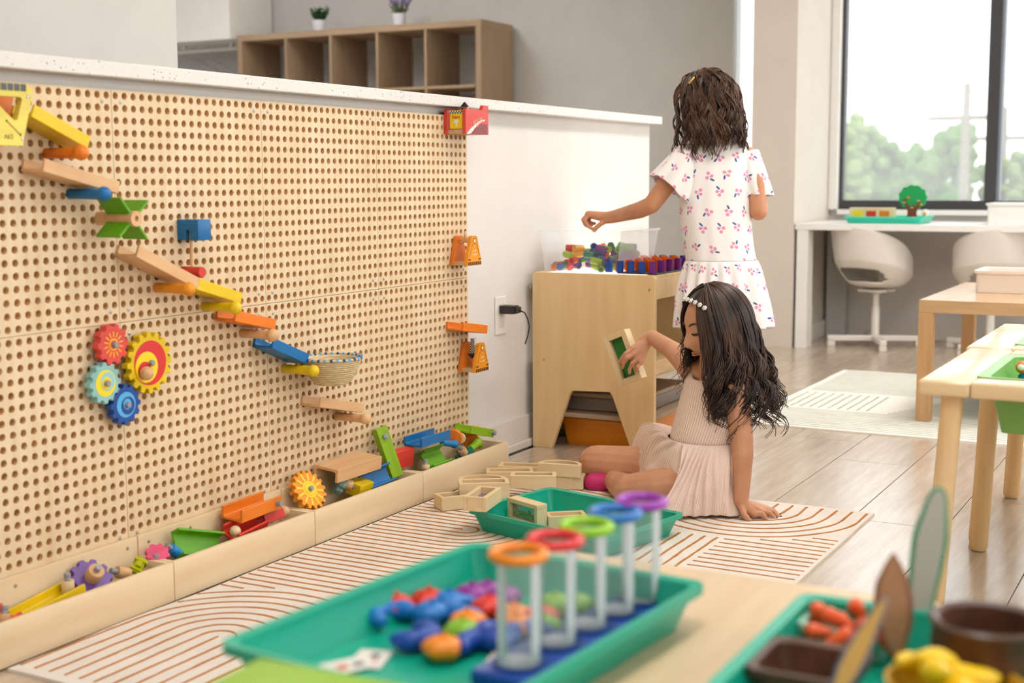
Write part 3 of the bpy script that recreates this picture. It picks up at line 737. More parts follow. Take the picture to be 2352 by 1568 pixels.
# bin two
gear('gear', 'small pink gear corner under the blue peg', 'pink', frame(at(362,1268), (.9,-.3,.2), (-.3,-.5,.8)), .026, 8, pinr=0, group=GB, th=.012)
q, q2 = at(392,1258), at(432,1290); cyl('peg', 'blue peg with grey plug lying in the second bin', 'sky', q2, (q-q2), .0115, (q-q2).length)
q, q2 = at(398,1252,-.045), at(535,1262,-.06); trough('trough', 'bright green trough tipped over in the second bin', 'green', frame(q, (q2-q), (0,-.85,.5)), .14, .062, .026, group=GB, cat='trough')
cyl('peg', 'grey plugged peg hidden behind the green trough', 'toy', at(423,1240,-.03), (0,0,1), .011, .010)
q = at(545,1192); o = trough('trough', 'orange trough lying on top of the red trough', 'orange', frame(at(532,1196,-.055), (1,.02,.02), (0,-.08,1)), .148, .060, .030, group=GB, cat='trough')
pin(o, T(.128,-.029,.017) @ RX(PI/2), .0066, .014)
q = at(535,1222); trough('trough', 'red trough under the orange trough', 'red', frame(at(524,1236,-.062), (1,.06,.06), (0,-.5,1)), .115, .050, .024, group=GB, cat='trough')
q = at(612,1202); trough('trough', 'red block end showing behind the orange trough', 'red', frame(at(600,1206,-.05), (1,-.2,.1), (0,.3,1)), .06, .04, .022, group=GB, cat='trough')
peg('peg', 'natural round headed peg in the second bin\'s far corner', 'toy', at(618,1192,-.05), (at(657,1172)-at(618,1192,-.05)), L=.05, group=GB)
peg('peg', 'pale wooden peg head below the red trough', 'block', at(545,1268,-.07), (-.1,.0,1), L=.05, R=.013, r=.009, group=GB)
# bin three
gear('gear', 'orange sun gear with yellow rays leaning in the third bin', 'orange2', frame(at(712,1123,-.06), (.85,-.35,-.4), (-.42,-.66,.62)), .052, 16, prints=((0,0,.42,'p_yellow'),(0,0,.33,'p_amber'),(0,0,.3,'p_yellow')), rays=(12,.45,.8,.05,'p_yellow'), group=GB)
gear('gear', 'slate blue gear with a wooden hub in the third bin', 'slate', frame(at(790,1108,-.058), (.7,.3,.6), (.38,-.62,-.55)), .034, 10, hub=.0135, pinr=0, group=GB)
q, q2 = at(749,1073,-.05), at(851,1041,-.05); trough('trough', 'natural wood trough turned upside down in the third bin', 'toy', frame(q, q2-q, (0,.10,-1)), (q2-q).length, .074, .034, group=GB, cat='trough', t=.008)
q = at(835,1112,-.06); trough('trough', 'blue trough lying on its side under the green trough', 'blue', frame(at(828,1110,-.05), (1,.0,.02), (-.2,-1,.5)), .12, .05, .026, group=GB, cat='trough')
m = MB(); m.prism([(0,0),(.075,0),(.075,.022),(.0,.034)], -.02, .02, RX(PI/2)); o = bev(m.build('wedge_block', M['yellow'])); o.matrix_world = frame(at(808,1138,-.07), (1,.1,.1), (0,-.3,1)); tag(o, 'yellow wedge block below the blue trough', 'block', GB)
q, q2 = at(915,1094,-.07), at(878,986,-.035); o = trough('trough', 'lime green trough standing on end between two bins', 'lime', frame(q, q2-q, (.35,1,.1)), .142, .036, .024, group=GB, cat='trough')
pin(o, T(.115,0,.004) @ RX(PI), .0075, .012)
# bin four
trough('trough', 'red trough on its side beside the lime trough', 'red', frame(at(905,1062,-.055), (1,-.03,.0), (0,1,.12)), .095, .05, .026, group=GB, cat='trough')
trough('trough', 'green trough tipped forward below the blue trough', 'green', frame(at(972,1062,-.06), (1,0,.0), (-.1,-.8,.6)), .10, .055, .026, group=GB, cat='trough')
trough('trough', 'blue trough lying across the far bin', 'blue', frame(at(948,1026,-.058), (1,-.02,.0), (0,.0,1)), .148, .06, .026, group=GB, cat='trough')
peg('peg', 'bright blue round headed peg in the far bin', 'sky', at(1015,1016,-.05), (at(1052,1020)-at(1015,1016,-.05)), L=.062, r=.009, R=.0125, group=GB)
gear('gear', 'dark teal gear with a wooden hub in the far bin', 'tealg', frame(at(1066,1041,-.07), (.7,.1,.6), (-.55,.05,.62)), .03, 10, hub=.0125, pinr=0, group=GB, th=.016)
for i, (px, py) in enumerate(((1043,1004), (1083,1014))):
    o = MB().lathe([(.001,-.006),(.021,-.006),(.025,-.002),(.025,.002),(.021,.006),(.001,.006)], 28).build('wheel', M['orange'], smooth=35); o.matrix_world = frame(at(px,py,-.05), (0,0,1), (-1,-.35,.15)); tag(o, ['orange wooden disc behind the blue peg', 'orange wooden disc beside the lime round headed peg'][i], 'disc', GB)
o = MB().lathe([(.001,-.005),(.014,-.005),(.016,-.002),(.016,.002),(.014,.005),(.001,.005)], 28).build('wheel', M['block'], smooth=35); o.matrix_world = frame(at(1057,1006,-.055), (0,0,1), (-1,-.5,.1)); tag(o, 'pale wooden disc between two orange discs', 'disc', GB)
q = at(1080,1032,-.075); peg('peg', 'lime round headed peg in the far bin', 'lime', q, at(1103,1012,-.07)-q, L=.05, R=.0165, r=.011, group=GB)
q, q2 = at(1062,993,-.05), at(1142,1006,-.05); o = trough('trough', 'lime green trough on top of the far bin', 'lime', frame(q, q2-q, (0,-.05,1)), .14, .058, .024, group=GB, cat='trough')
pin(o, T(.128,-.028,.014) @ RX(PI/2), .0066, .013)
cyl('peg', 'small grey plugged peg beside the green trough', 'block', at(978,1078,-.08), (.15,.1,1), .011, .014)
# ================================================================== furniture and background
# ---- cube shelf on the back wall
SX0, SX1, SY0, SY1, SZ1 = 5.0, 5.40, 1.985, 3.818, 1.812
sh = thing('cube_shelf', 'open grey-oak cube shelf against the back wall', 'shelf', (SX0, SY0, 0)); D = SX1-SX0; WY = SY1-SY0
for y in (0, WY-.038): MB().rbox((0,y,0), (D,y+.038,SZ1-.038), .001).build('side_panel', M['kallax_z'], sh)
MB().rbox((0,0,SZ1-.0379), (D,WY,SZ1), .001).build('top_panel', M['kallax'], sh); MB().box((0,.0381,0), (D,WY-.0381,.038)).build('bottom_panel', M['kallax'], sh)
cw = (WY-.076)/5; chh = (SZ1-.076)/5
for k in range(1, 5):
    MB().box((.004,.038+k*cw-.008,.038), (D-.004,.038+k*cw+.008,SZ1-.038)).build('divider', M['kallax_z'], sh)
    for c in range(5):
        MB().box((.006,.038+c*cw+.0085,.038+k*chh-.008), (D-.006,.038+(c+1)*cw-.0085,.038+k*chh+.008)).build('shelf_board', M['kallax'], sh)
# ---- plants on the shelf
def pot(parent, r, h, mat): 
    MB().lathe([(r*.3,0),(r*.82,0),(r,h),(r*.9,h),(r*.88,h-.012),(r*.3,h-.012)], 28).build('pot', mat, parent, smooth=35)
M['potwhite'] = plain('glazed_pot', (222,222,228), .3); M['leafdark'] = plain('succulent_leaf', (52,84,50), .5); M['leaf2'] = plain('lavender_stem', (104,116,86), .6); M['flower'] = plain('lavender_flower', (138,124,170), .6)
q = onx(733, 66, 5.12); p1 = thing('potted_succulent', 'small dark green succulent in a white pot on the shelf', 'plant', (5.12, q.y, SZ1+.0005)); pot(p1, .046, .075, M['potwhite'])
def leaf(m, base, d, L, w):
    d = Vector(d).normalized(); s = d.orthogonal().normalized(); u = d.cross(s)
    b = Vector(base); vs = [b, b+d*L*.45+s*w, b+d*L*.45-s*w, b+d*L, b+d*L*.45+u*w*.35, b+d*L*.45-u*w*.35]
    m.add(vs, [(0,1,4),(0,4,2),(1,3,4),(4,3,2),(0,5,1),(0,2,5),(1,5,3),(2,3,5)])
m = MB()
for k in range(16):
    a = random.random()*6.28; b = Vector((random.uniform(-.022,.022), random.uniform(-.022,.022), .06)); dr = Vector((math.cos(a)*.42, math.sin(a)*.42, 1)).normalized(); Lt = random.uniform(.05,.105)
    m.tube([b, b+dr*Lt], .003, 5)
    for j in range(9):
        t = .35+.65*j/8; an = random.random()*6.28; leaf(m, b+dr*Lt*t, dr*.6+Vector((math.cos(an),math.sin(an),.3)), .034, .0095)
m.build('foliage', M['leafdark'], p1)
q = onx(917, 54, 5.12); p2 = thing('potted_lavender', 'small lavender plant in a white pot on the shelf', 'plant', (5.12, q.y, SZ1+.0005)); pot(p2, .043, .08, M['potwhite'])
m = MB(); mf = MB()
for k in range(46):
    a = random.random()*6.28; rr = random.random()**.5; b = Vector((rr*.03*math.cos(a), rr*.03*math.sin(a), .065)); dr = Vector((math.cos(a)*.55*rr, math.sin(a)*.55*rr, 1)).normalized(); L = random.uniform(.06,.15)
    m.tube([b, b+dr*L], .0018, 4); leaf(m, b+dr*L*.3, dr+Vector((math.cos(a),math.sin(a),0)), .03, .004)
    if L > .085:
        for j in range(6): mf.ball(b+dr*(L*(.72+.06*j)), .0062-.0004*j, 4)
m.build('stems', M['leaf2'], p2); mf.build('flowers', M['flower'], p2)
# ---- wardrobe niche with rail and hangers
q = onx(470, 94, 5.0); zc = q.z
wc = thing('wall_cabinet', 'white wall cabinet above the hanger rail', 'cabinet', (0,0,0)); MB().rbox((4.98,3.86,zc), (5.42,5.6,2.74), .002).build('body', M['white'], wc)
yr = onx(470, 116, 5.2); rail = thing('clothes_rail', 'white clothes rail under the wall cabinet', 'rail', (5.2, 3.83, yr.z))
MB().tube([(0,0,0),(0,1.7,0)], .013, 14).build('pole', M['white'], rail, smooth=40)
for y in (.2, .62): MB().rbox((-.012,y-.012,.012), (.012,y+.012,zc-yr.z), .002).build('bracket', M['white'], rail)
M['hanger'] = plain('grey_hanger', (150,152,154), .3)
for k, (px, rz) in enumerate(((448,.2), (480,.2), (520,.2))):
    y = onx(px, 116, 5.2).y; h = thing('hanger', ['grey hanger nearest the white partition on the rail', 'grey hanger in the middle of the rail', 'grey hanger nearest the cube shelf on the rail'][k], 'hanger', (5.2, y, yr.z), rz+PI/2, group='grey hangers on the clothes rail')
    MB().tube([(.018*math.cos(t), 0, .012+.018*math.sin(t)-.012) for t in [PI*1.0-PI*1.25*i/10 for i in range(11)]] + [(0,0,-.05)], .0025, 6).build('hook', M['screw'], h, smooth=50)
    MB().tube([(-.20,0,-.15),(-.19,0,-.155),(.19,0,-.155),(.20,0,-.15),(.02,0,-.055),(-.02,0,-.055),(-.20,0,-.15)], .005, 6).build('bar', M['hanger'], h, smooth=50)

# ---- light table
LX, LX1, LY0, LY1, LZ = 1.825, 2.56, .0, -.4365, .5755
lt = thing('light_table', 'maple light table with arched end panels by the half wall', 'table', (0,0,0))
c1, c2 = onx(1310,897,LX), onx(1404,901,LX); b1 = onx(1267,1028,LX)
LYb = -.008
def end_panel(x):
    y0, y1 = LYb, LY1; w_ = b1.y; cut = [(b1.y,0), (c1.y+.004,c1.z-.014), (c1.y-.006,c1.z), (c2.y+.006,c2.z), (c2.y-.004,c2.z-.014), (y1+(LYb-b1.y),0)]
    r = .012; o = [(y0,0)] + cut + [(y1,0)] + [(y1+r-r*math.cos(a), LZ-r+r*math.sin(a)) for a in (0,.5,1,PI/2)] + [(y0-r+r*math.sin(a), LZ-r+r*math.cos(a)) for a in (0,.5,1,PI/2)]
    return bev(MB().prism(o[::-1], x, x+.019, YZX).build('end_panel', M['cab'], lt), .002)
ep = end_panel(LX); end_panel(LX1)
for px, py in ((1217,659), (1492,665), (1249,825)):
    q = onx(px, py, LX); s = screw0.copy(); C.objects.link(s); s.parent = lt; s.matrix_local = frame((LX-.0002,q.y,q.z), (0,-1,0), (0,0,1)) 
MB().rbox((LX+.0195,LY1+.002,.500), (LX1-.0005,LY1+.020,.566), .001).build('apron', M['cab'], lt); MB().rbox((LX+.0195,LYb-.02,.47), (LX1-.0005,LYb-.002,.566), .001).build('apron', M['cab'], lt)
MB().rbox((LX+.0195,LY1+.004,.262), (LX1-.0005,LYb-.004,.280), .001).build('shelf_board', M['cab'], lt); MB().rbox((LX+.0195,LY1+.0205,.25), (LX1-.0005,LY1+.036,.3), .001).build('shelf_rail', M['cab'], lt)
MB().rbox((LX+.0195,LY1+.03,.105), (LX1-.0005,LYb-.05,.12), .001).build('low_shelf', M['kallax'], lt)
m = MB(); m.rbox((LX+.0195,LY1+.002,.5665), (LX1-.0005,LY1+.04,.5755), .001); m.rbox((LX+.0195,LYb-.04,.5665), (LX1-.0005,LYb-.002,.5755), .001); m.build('top_frame', M['cab'], lt)
t = NT('lit_acrylic'); t.b.inputs['Base Color'].default_value = (.9,.88,.85,1); t.b.inputs['Emission Color'].default_value = (1,.93,.84,1); t.b.inputs['Emission Strength'].default_value = 1.6; M['lit'] = t.m
MB().box((LX+.02,LY1+.0405,.568), (LX1-.001,LYb-.0405,.573)).build('lit_panel', M['lit'], lt)
MB().box((LX+.02,LY1+.0205,.5), (LX1-.001,LYb-.0205,.504)).build('light_box_floor', M['white'], lt)
ot = thing('storage_tray', 'orange plastic tray under the light table', 'tray', (1.90,-.375,.0005))
def tray_parts(root, lx, ly, h, mat, wall=.003, lip=.012, taper=.02):
    def ring(x0, y0, x1, y1, r, z, n=5):
        p = []
        for cx, cy, a0 in ((x1-r,y1-r,0),(x0+r,y1-r,PI/2),(x0+r,y0+r,PI),(x1-r,y0+r,1.5*PI)):
            for k in range(n): a = a0+PI/2*k/(n-1); p.append((cx+r*math.cos(a), cy+r*math.sin(a), z))
        return p
    R = [ring(taper,taper,lx-taper,ly-taper,.014,0), ring(.006,.006,lx-.006,ly-.006,.018,h-.012), ring(-lip*.3,-lip*.3,lx+lip*.3,ly+lip*.3,.02,h-.01), ring(-lip*.3,-lip*.3,lx+lip*.3,ly+lip*.3,.02,h),
         ring(.008,.008,lx-.008,ly-.008,.016,h-.002), ring(.009,.009,lx-.009,ly-.009,.016,h-.014), ring(taper+wall,taper+wall,lx-taper-wall,ly-taper-wall,.012,wall)]
    vs = [v for r_ in R for v in r_]; n = len(R[0]); fs = []
    for i in range(len(R)-1):
        for k in range(n): fs.append((i*n+k, i*n+(k+1)%n, (i+1)*n+(k+1)%n, (i+1)*n+k))
    fs += [tuple(range(n))[::-1], tuple(range((len(R)-1)*n, len(R)*n))]
    return MB().add(vs, fs).build('body', mat, root, smooth=40)
tray_parts(ot, .42, .31, .092, M['orangetray'])
bx = thing('storage_box', 'grey lidded box on the low shelf of the light table', 'box', (1.90,-.36,.1205)); M['smoke'] = plain('smoked_plastic', (128,116,110), .35)
MB().rbox((0,0,0), (.40,.28,.045), .006).build('body', M['smoke'], bx); m = MB(); m.rbox((-.006,-.006,.0455), (.406,.286,.06), .004); m.build('lid', M['kallax'], bx)
# ---- outlet, adapter, cord
q = ony(1148, 724, .02); ol = thing('wall_outlet', 'white wall outlet plate beside the light table', 'outlet', (q.x,.0205,q.z))
hh = (ony(1148,681,.02).z-ony(1148,768,.02).z)/2; MB().rbox((-.034,-.006,-hh), (.034,0,hh), .003).build('cover_plate', M['white'], ol)
for z in (.024,-.024): MB().rbox((-.017,-.008,z-.014), (.017,-.0061,z+.014), .002).build('socket', M['trimwhite'], ol)
ad = thing('power_adapter', 'black power adapter plugged into the wall outlet', 'adapter', (q.x,.012,q.z+.020))
m = MB(); m.rbox((-.019,-.052,-.013), (.019,0,.013), .003); m.build('body', M['black'], ad); m = MB(); m.rbox((-.015,-.062,-.010), (.015,-.0525,.010), .003); m.build('plug_end', M['black'], ad)
pts = [(0,-.062,0)] + [tuple(ony(px,py,-.055+.006*i)-ad.location) for i, (px,py) in enumerate(((1205,718),(1212,732),(1216,750),(1212,772),(1206,790)))]
MB().tube(pts, .0022, 8).build('cord', M['black'], ad, smooth=60)
# ---- clear bin with pegs and the peg mat on the light table
ZL = .5762
def clear_plastic(name, col, base=.035, gain=.85):
    t = NT(name); t.b.inputs['Base Color'].default_value = rgb(*col); t.b.inputs['Roughness'].default_value = .05; fr = t.n('ShaderNodeFresnel'); fr.inputs[0].default_value = 1.45
    tr = t.n('ShaderNodeBsdfTransparent'); mx = t.n('ShaderNodeMixShader'); t.l(t.math('ADD', t.math('MULTIPLY', fr.outputs[0], gain), base), mx.inputs[0]); t.l(tr.outputs[0], mx.inputs[1]); t.l(t.b.outputs[0], mx.inputs[2]); t.l(mx.outputs[0], t.out.inputs[0]); return t.m
def colclear(n, c, a=.62): return glassy('clear_'+n, c, a, .08, c)
PEGC = dict(green=(120,190,40), lime=(190,214,40), blue=(50,96,190), orange=(248,140,30), yellow=(250,196,40), red=(236,70,60), purple=(150,60,170), magenta=(232,20,140), teal=(40,150,120))
for k, c in PEGC.items(): M['c_'+k] = colclear(k, c, .55)
M['acrylic'] = clear_plastic('clear_acrylic', (250,250,250), .03, .4)
xa, xb = 1.868, 2.16; ya, yb = onx(1252,622,xa).y, onx(1418,622,xa).y; ta, tb = onx(1240,528,xa-.012).y, onx(1428,528,xa-.012).y; bh = onx(1240,528,xa).z-ZL
cb = thing('clear_bin', 'clear plastic bin of coloured pegs on the light table', 'bin', (0,0,ZL))
def quadring(x0,x1,y0,y1,z): return [(x0,y0,z),(x1,y0,z),(x1,y1,z),(x0,y1,z)]
vs = quadring(xa,xb,yb,ya,.001)+quadring(xa-.012,xb+.012,tb,ta,bh)+quadring(xa-.009,xb+.009,tb+.003,ta-.003,bh)+quadring(xa+.003,xb-.003,yb+.003,ya-.003,.004)
fs = [(0,1,2,3)] + [(i*4+k, i*4+(k+1)%4, i*4+4+(k+1)%4, i*4+4+k) for i in range(3) for k in range(4)] + [(12,13,14,15)]
MB().add(vs, fs).build('body', M['acrylic'], cb)
m = MB(); m.rbox((xa-.016,tb-.004,bh-.006), (xa-.0122,ta+.004,bh+.001), .001); m.rbox((xb+.0122,tb-.004,bh-.006), (xb+.016,ta+.004,bh+.001), .001); m.rbox((xa-.012,ta+.0002,bh-.006), (xb+.012,ta+.004,bh+.001), .001); m.rbox((xa-.012,tb-.004,bh-.006), (xb+.012,tb-.0002,bh+.001), .001); m.build('rim', M['acrylic'], cb)
pegm = {}
def peg_mesh(c):
    if c not in pegm:
        o = MB().lathe([(.009,0),(.0115,0),(.0115,.036),(.0085,.036),(.0085,.004),(.0005,.004)], 14).build('colour_peg', M['c_'+c], smooth=40); pegm[c] = o; return o
    o = pegm[c].copy(); C.objects.link(o); return o
random.seed(11); cl = ['green','lime','blue','orange','yellow','red','purple','teal','lime','blue','green']
cnt = 0
for k in range(88):
    t = k/88; lay = 0 if k < 28 else 1 if k < 54 else 2 if k < 76 else 3
    sp = (.0, .012, .03, .055)[lay]
    x = random.uniform(xa+.025, xb-.03-sp*.3); y = random.uniform(yb+.022+sp*.25, ya-.022-sp*.25); z = ZL+.016+lay*.0185
    c = cl[k % len(cl)]; o = peg_mesh(c); tag(o, 'translucent %s peg heaped in the clear bin' % c, 'peg', 'pegs heaped in the clear bin')
    o.matrix_world = T(x,y,z) @ Euler((random.uniform(0,3), random.uniform(.9,1.6), random.uniform(0,6.28))).to_matrix().to_4x4() @ T(0,0,-.018)
yg0, yg1 = onx(1400,622,1.875).y, onx(1500,626,1.875).y; stp = (yg1-yg0)/4
mat_ = thing('peg_mat', 'black mat under the upright pegs on the light table', 'mat', (0,0,ZL-.0032+.0034)); m = MB(); m.rbox((1.855,yg1+stp*.55,0), (2.30,yb-.004,.0035), .001); m.build('sheet', M['black'], mat_)
m.v = []; rowx = [1.872+i*.0375*1.9 for i in range(6)]
for j in range(0, 5):
    for i in range(6):
        y = yg0+stp*j; x = rowx[i]
        wd = ['first','second','third','fourth','fifth','sixth']; c = 'purple' if j == 4 else 'blue' if (i == 0 or i == 5) and j < 4 else 'magenta' if j == 0 and i else 'orange'
        o = peg_mesh(c); o.matrix_world = T(x, y, ZL+.0038); tag(o, 'translucent %s peg on the mat, row %s, %s from the clear bin' % (c, wd[i], wd[j]), 'peg', 'pegs standing in rows on the mat')
        if c == 'orange' or i < 5 and j < 4:
            o = peg_mesh('orange' if j else 'magenta'); o.matrix_world = T(x+.035, y-stp*.5, ZL+.0038); tag(o, 'translucent %s peg behind row %s of the mat, %s from the bin' % ('orange' if j else 'magenta', wd[i], wd[j]), 'peg', 'pegs standing in rows on the mat')

# ---- floor tray and sensory blocks
ft = [onz(1074,1172,.058), onz(1276,1118,.058), onz(1204,1228,.058)]
ex = (ft[1]-ft[0]); ang = math.atan2(ex.y, ex.x)
tr = thing('activity_tray', 'teal tray on the rug in front of the seated girl', 'tray', (ft[0].x, ft[0].y, .0072), ang); 
# local x runs to the far corner, local -y to the near side
tb_ = tray_parts(tr, .315, .43, .055, M['teal'], .003, .012, .022); tb_.location = (0,-.43,0)
GBk = 'wooden window blocks on the rug'
def window_block(name, label, Mx, col, L=.12, W=.06, Tk=.036, half=False, beads=False, fr=.011, group=GBk):
    """frame block: local x length, y width, z thickness, pane in the middle"""
    t = thing(name, label, 'block', M=Mx, group=group)
    if half:
        n = 14; o = [(L/2*math.cos(PI*k/n), W*math.sin(PI*k/n)) for k in range(n+1)]; i = [((L/2-fr)*math.cos(PI*k/n), fr*.0+(W-fr)*math.sin(PI*k/n)) for k in range(n+1)]
        m = MB()
        for k in range(n):
            a, b, c, d = o[k], o[k+1], i[k+1], i[k]; vs = [(p[0],p[1]-W/2,z) for z in (0,Tk) for p in (a,b,c,d)]
            m.add(vs, [(0,3,2,1),(4,5,6,7),(0,1,5,4),(2,3,7,6),(1,2,6,5),(3,0,4,7)])
        m.build('arch', M['block'], t, smooth=30); MB().rbox((-L/2,-W/2-fr,0), (L/2,-W/2+.0005,Tk), .001).build('base_bar', M['block'], t)
        p = [(q[0]*.97, q[1]*.97-W/2) for q in i]; MB().prism(p, Tk*.45, Tk*.55).build('pane', M[col], t); return t
    for s in (-1, 1):
        MB().rbox((-L/2,s*W/2-(fr if s > 0 else 0),0), (L/2,s*W/2+(fr if s < 0 else 0),Tk), .001).build('long_bar', M['block'], t)
        MB().rbox((s*L/2-(fr if s > 0 else 0),-W/2+fr,0), (s*L/2+(fr if s < 0 else 0),W/2-fr,Tk), .001).build('short_bar', M['block'], t)
    for z in ((.3,.7) if beads else (.5,)): MB().box((-L/2+fr,-W/2+fr,Tk*z-.001), (L/2-fr,W/2-fr,Tk*z+.001)).build('pane', M[col], t)
    if beads:
        m = MB(); random.seed(3)
        for k in range(150): m.ball((random.uniform(-L/2+fr+.004, L/2-fr-.004), -W/2+fr+.0035+abs(random.gauss(0,.5))*.013, random.uniform(Tk*.38,Tk*.62)), .0032, 5)
        m.build('beads', M['beadgreen'], t, smooth=60)['kind'] = 'stuff'
    return t
M['beadgreen'] = plain('green_beads', (110,196,40), .2)
for k, c, a in (('w_clear',(240,240,240),.10), ('w_purple',(190,170,200),.5), ('w_orange',(226,160,120),.75), ('w_amber',(228,180,90),.8), ('w_grey',(170,155,135),.85), ('w_green',(40,130,50),.92)): M[k] = glassy(k, c, a, .1, c)
def flat(pa, pb, z, side=1): # frame whose x runs from pixel pa to pb at height z (near long edge), y away from camera
    a, b = onz(*pa, z), onz(*pb, z); d = b-a; d.z = 0; return (a+b)/2, d.normalized(), d.length
def put(label, pa, pb, ztop, col, W=.06, Tk=.036, L=.12, tilt=0, **k):
    c, d, l = flat(pa, pb, ztop); n = Vector((-d.y, d.x, 0)); 
    if n.dot(FW) < 0: n = -n
    if n.dot(Vector((0,0,1)).cross(d)) < 0: pass
    Mx = frame((c.x+n.x*W/2, c.y+n.y*W/2, ztop-Tk), d, (0,0,1)); return window_block('window_block', label, Mx, col, L, W, Tk, **k)
R0 = .0075
put('light wooden frame block with lilac pane on the tray corner', (1113.5,1145), (1154,1117), R0+.098, 'w_purple')
put('light wooden block lowest of the pile beside the bin', (1036,1141), (1082,1136), R0+.036, 'w_grey', L=.11)
put('wooden frame block with peach pane beside the toy bin', (1054,1111), (1171,1108), R0+.062, 'w_orange', Tk=.05, L=.135)
put('half-round wooden block behind the peach pane block', (1050,1100), (1165,1096), R0+.055, 'w_orange', half=True, Tk=.045, L=.13, W=.05)
put('wooden frame block with brown pane in the middle', (1168,1092), (1280,1093), R0+.062, 'w_grey', Tk=.036, L=.125, W=.055)
put('wooden frame block with amber pane, flat behind the middle block', (1112,1084), (1230,1083), R0+.036, 'w_amber', L=.135)
put('wooden frame block with amber pane, farthest from the camera', (1146,1070), (1236,1073), R0+.036, 'w_amber', L=.125)
put('half-round wooden block on top of a block near the knee', (1236,1061), (1336,1067), R0+.0725, 'w_grey', half=True, Tk=.036, L=.125, W=.05)
put('light wooden block under the half-round block near the knee', (1240,1092), (1338,1096), R0+.0365, 'w_grey', Tk=.036, L=.125)
c = onz(1292,1122,R0); window_block('window_block', 'small wooden arch block beside the tray corner', frame((c.x+.02,c.y+.02,R0), (.3,-1,0), (0,0,1)), 'w_grey', .09, .045, .034, half=True)
a, b = onz(1180,1188,.0125), onz(1266,1214,.0125); d = (b-a); d.z = 0
up = frame(((a.x+b.x)/2,(a.y+b.y)/2,.0125+.031), d, Vector((d.y,-d.x,0)) if Vector((d.y,-d.x,0)).dot(FW) < 0 else Vector((-d.y,d.x,0)))
window_block('window_block', 'upright wooden block of green beads standing in the teal tray', up, 'w_clear', .118, .06, .034, beads=True)
put('wooden frame block lying in the teal tray', (1284,1186), (1326,1184), .0115+.03, 'w_amber', L=.10, W=.055, Tk=.03)

# ---- oak side table, cream tray on it
q = onz(2102, 966, .0065); lx, ly = q.x, q.y
lk = thing('side_table', 'oak side table with lower shelf on the ivory rug', 'table', (lx, ly-.55, .0068)); LTZ = .436
MB().rbox((0,0,LTZ-.045), (.90,.55,LTZ), .0015).build('table_top', M['oak'], lk)
for x in (0,.85):
    for y in (0,.5): MB().rbox((x,y,0), (x+.05,y+.05,LTZ-.0452), .001).build('leg', M['oak_z'], lk)
MB().rbox((.0502,.05,.105), (.8498,.50,.118), .001).build('shelf_board', M['white'], lk)
m = MB(); q = onz(2230, 672, LTZ+.007); ct = thing('storage_tray', 'cream plastic tray on the oak side table', 'tray', (q.x+.012, q.y-.34, LTZ+.0075)); tray_parts(ct, .26, .335, .082, M['cream'], .003, .003, .008)
# ---- two sand-and-water tables with green tubs
FZ = .478
def play_table(label, x0, y0, blab):
    t = thing('play_table', label, 'table', (x0,y0,0), group='pine play tables with green tubs'); WX, WY = .565, .83
    bm = bmesh.new()
    m = MB(); 
    def slab(a, b, mat='pine_x'): return MB().rbox(a, b, .006, seg=3).build('top_board', M[mat], t, smooth=40)
    fr = .10
    m = MB(); r = .035
    MB().rbox((0,-fr,-.0+FZ-.032), (WX,0,FZ), .008, seg=3).build('end_board', M['pine_x'], t, smooth=40); MB().rbox((0,-WY,FZ-.032), (WX,-WY+fr,FZ), .008, seg=3).build('end_board', M['pine_x'], t, smooth=40)
    for x in (0, WX-.075): MB().rbox((x,-WY+fr+.0005,FZ-.032), (x+.075,-fr-.0005,FZ), .006, seg=3).build('side_rail', M['pine_x'], t, smooth=40)
    for x in (.075,WX-.1): MB().rbox((x+.0005,-WY+fr+.0005,FZ-.030), (x+.0245,-fr-.0005,FZ-.012), .002).build('ledge', M['pine_x'], t)
    for x, y in ((.045,-.06),(WX-.045,-.06),(.045,-WY+.06),(WX-.045,-WY+.06)):
        s = -1 if x < .2 else 1; u = 1 if y > -.3 else -1
        MB().tube([(x+s*.028,y+u*.02,.003),(x+s*.0275,y+u*.0195,.012),(x,y,FZ-.0325)], [.018,.0215,.0215], 20).build('leg', M['pine'], t, smooth=50)
    b = thing('tub', blab, 'tub', (x0+.102, y0-.51, FZ-.118), group='green tubs in the play tables')
    o = tray_parts(b, WX-.204, .40, .118, M['greenbin'], .004, .05, .03)
    return t, b
tx0 = .652; ty0 = onz(2112, 868, FZ).y+.0
play_table('pine play table nearest the camera with a green tub', tx0, ty0, 'green plastic tub set into the nearer play table')
play_table('pine play table behind the nearer one', tx0+.59, ty0+.012, 'green plastic tub set into the farther play table')
q = onz(2345, 856, FZ-.02); fg = thing('toy_figure', 'small blue and orange toy figure in the nearer green tub', 'toy', (q.x+.015, q.y-.006, FZ-.113))
m = MB(); m.lathe([(.002,0),(.018,0),(.017,.03),(.012,.06),(.014,.085),(.004,.1)], 18); m.build('body', M['sky'], fg, smooth=50); m = MB(); m.ball((-.012,.004,.105), .014); m.build('head', M['orange'], fg, smooth=50); m = MB(); m.ball((-.024,.005,.106), .007); m.build('nose', M['p_white'], fg, smooth=50)

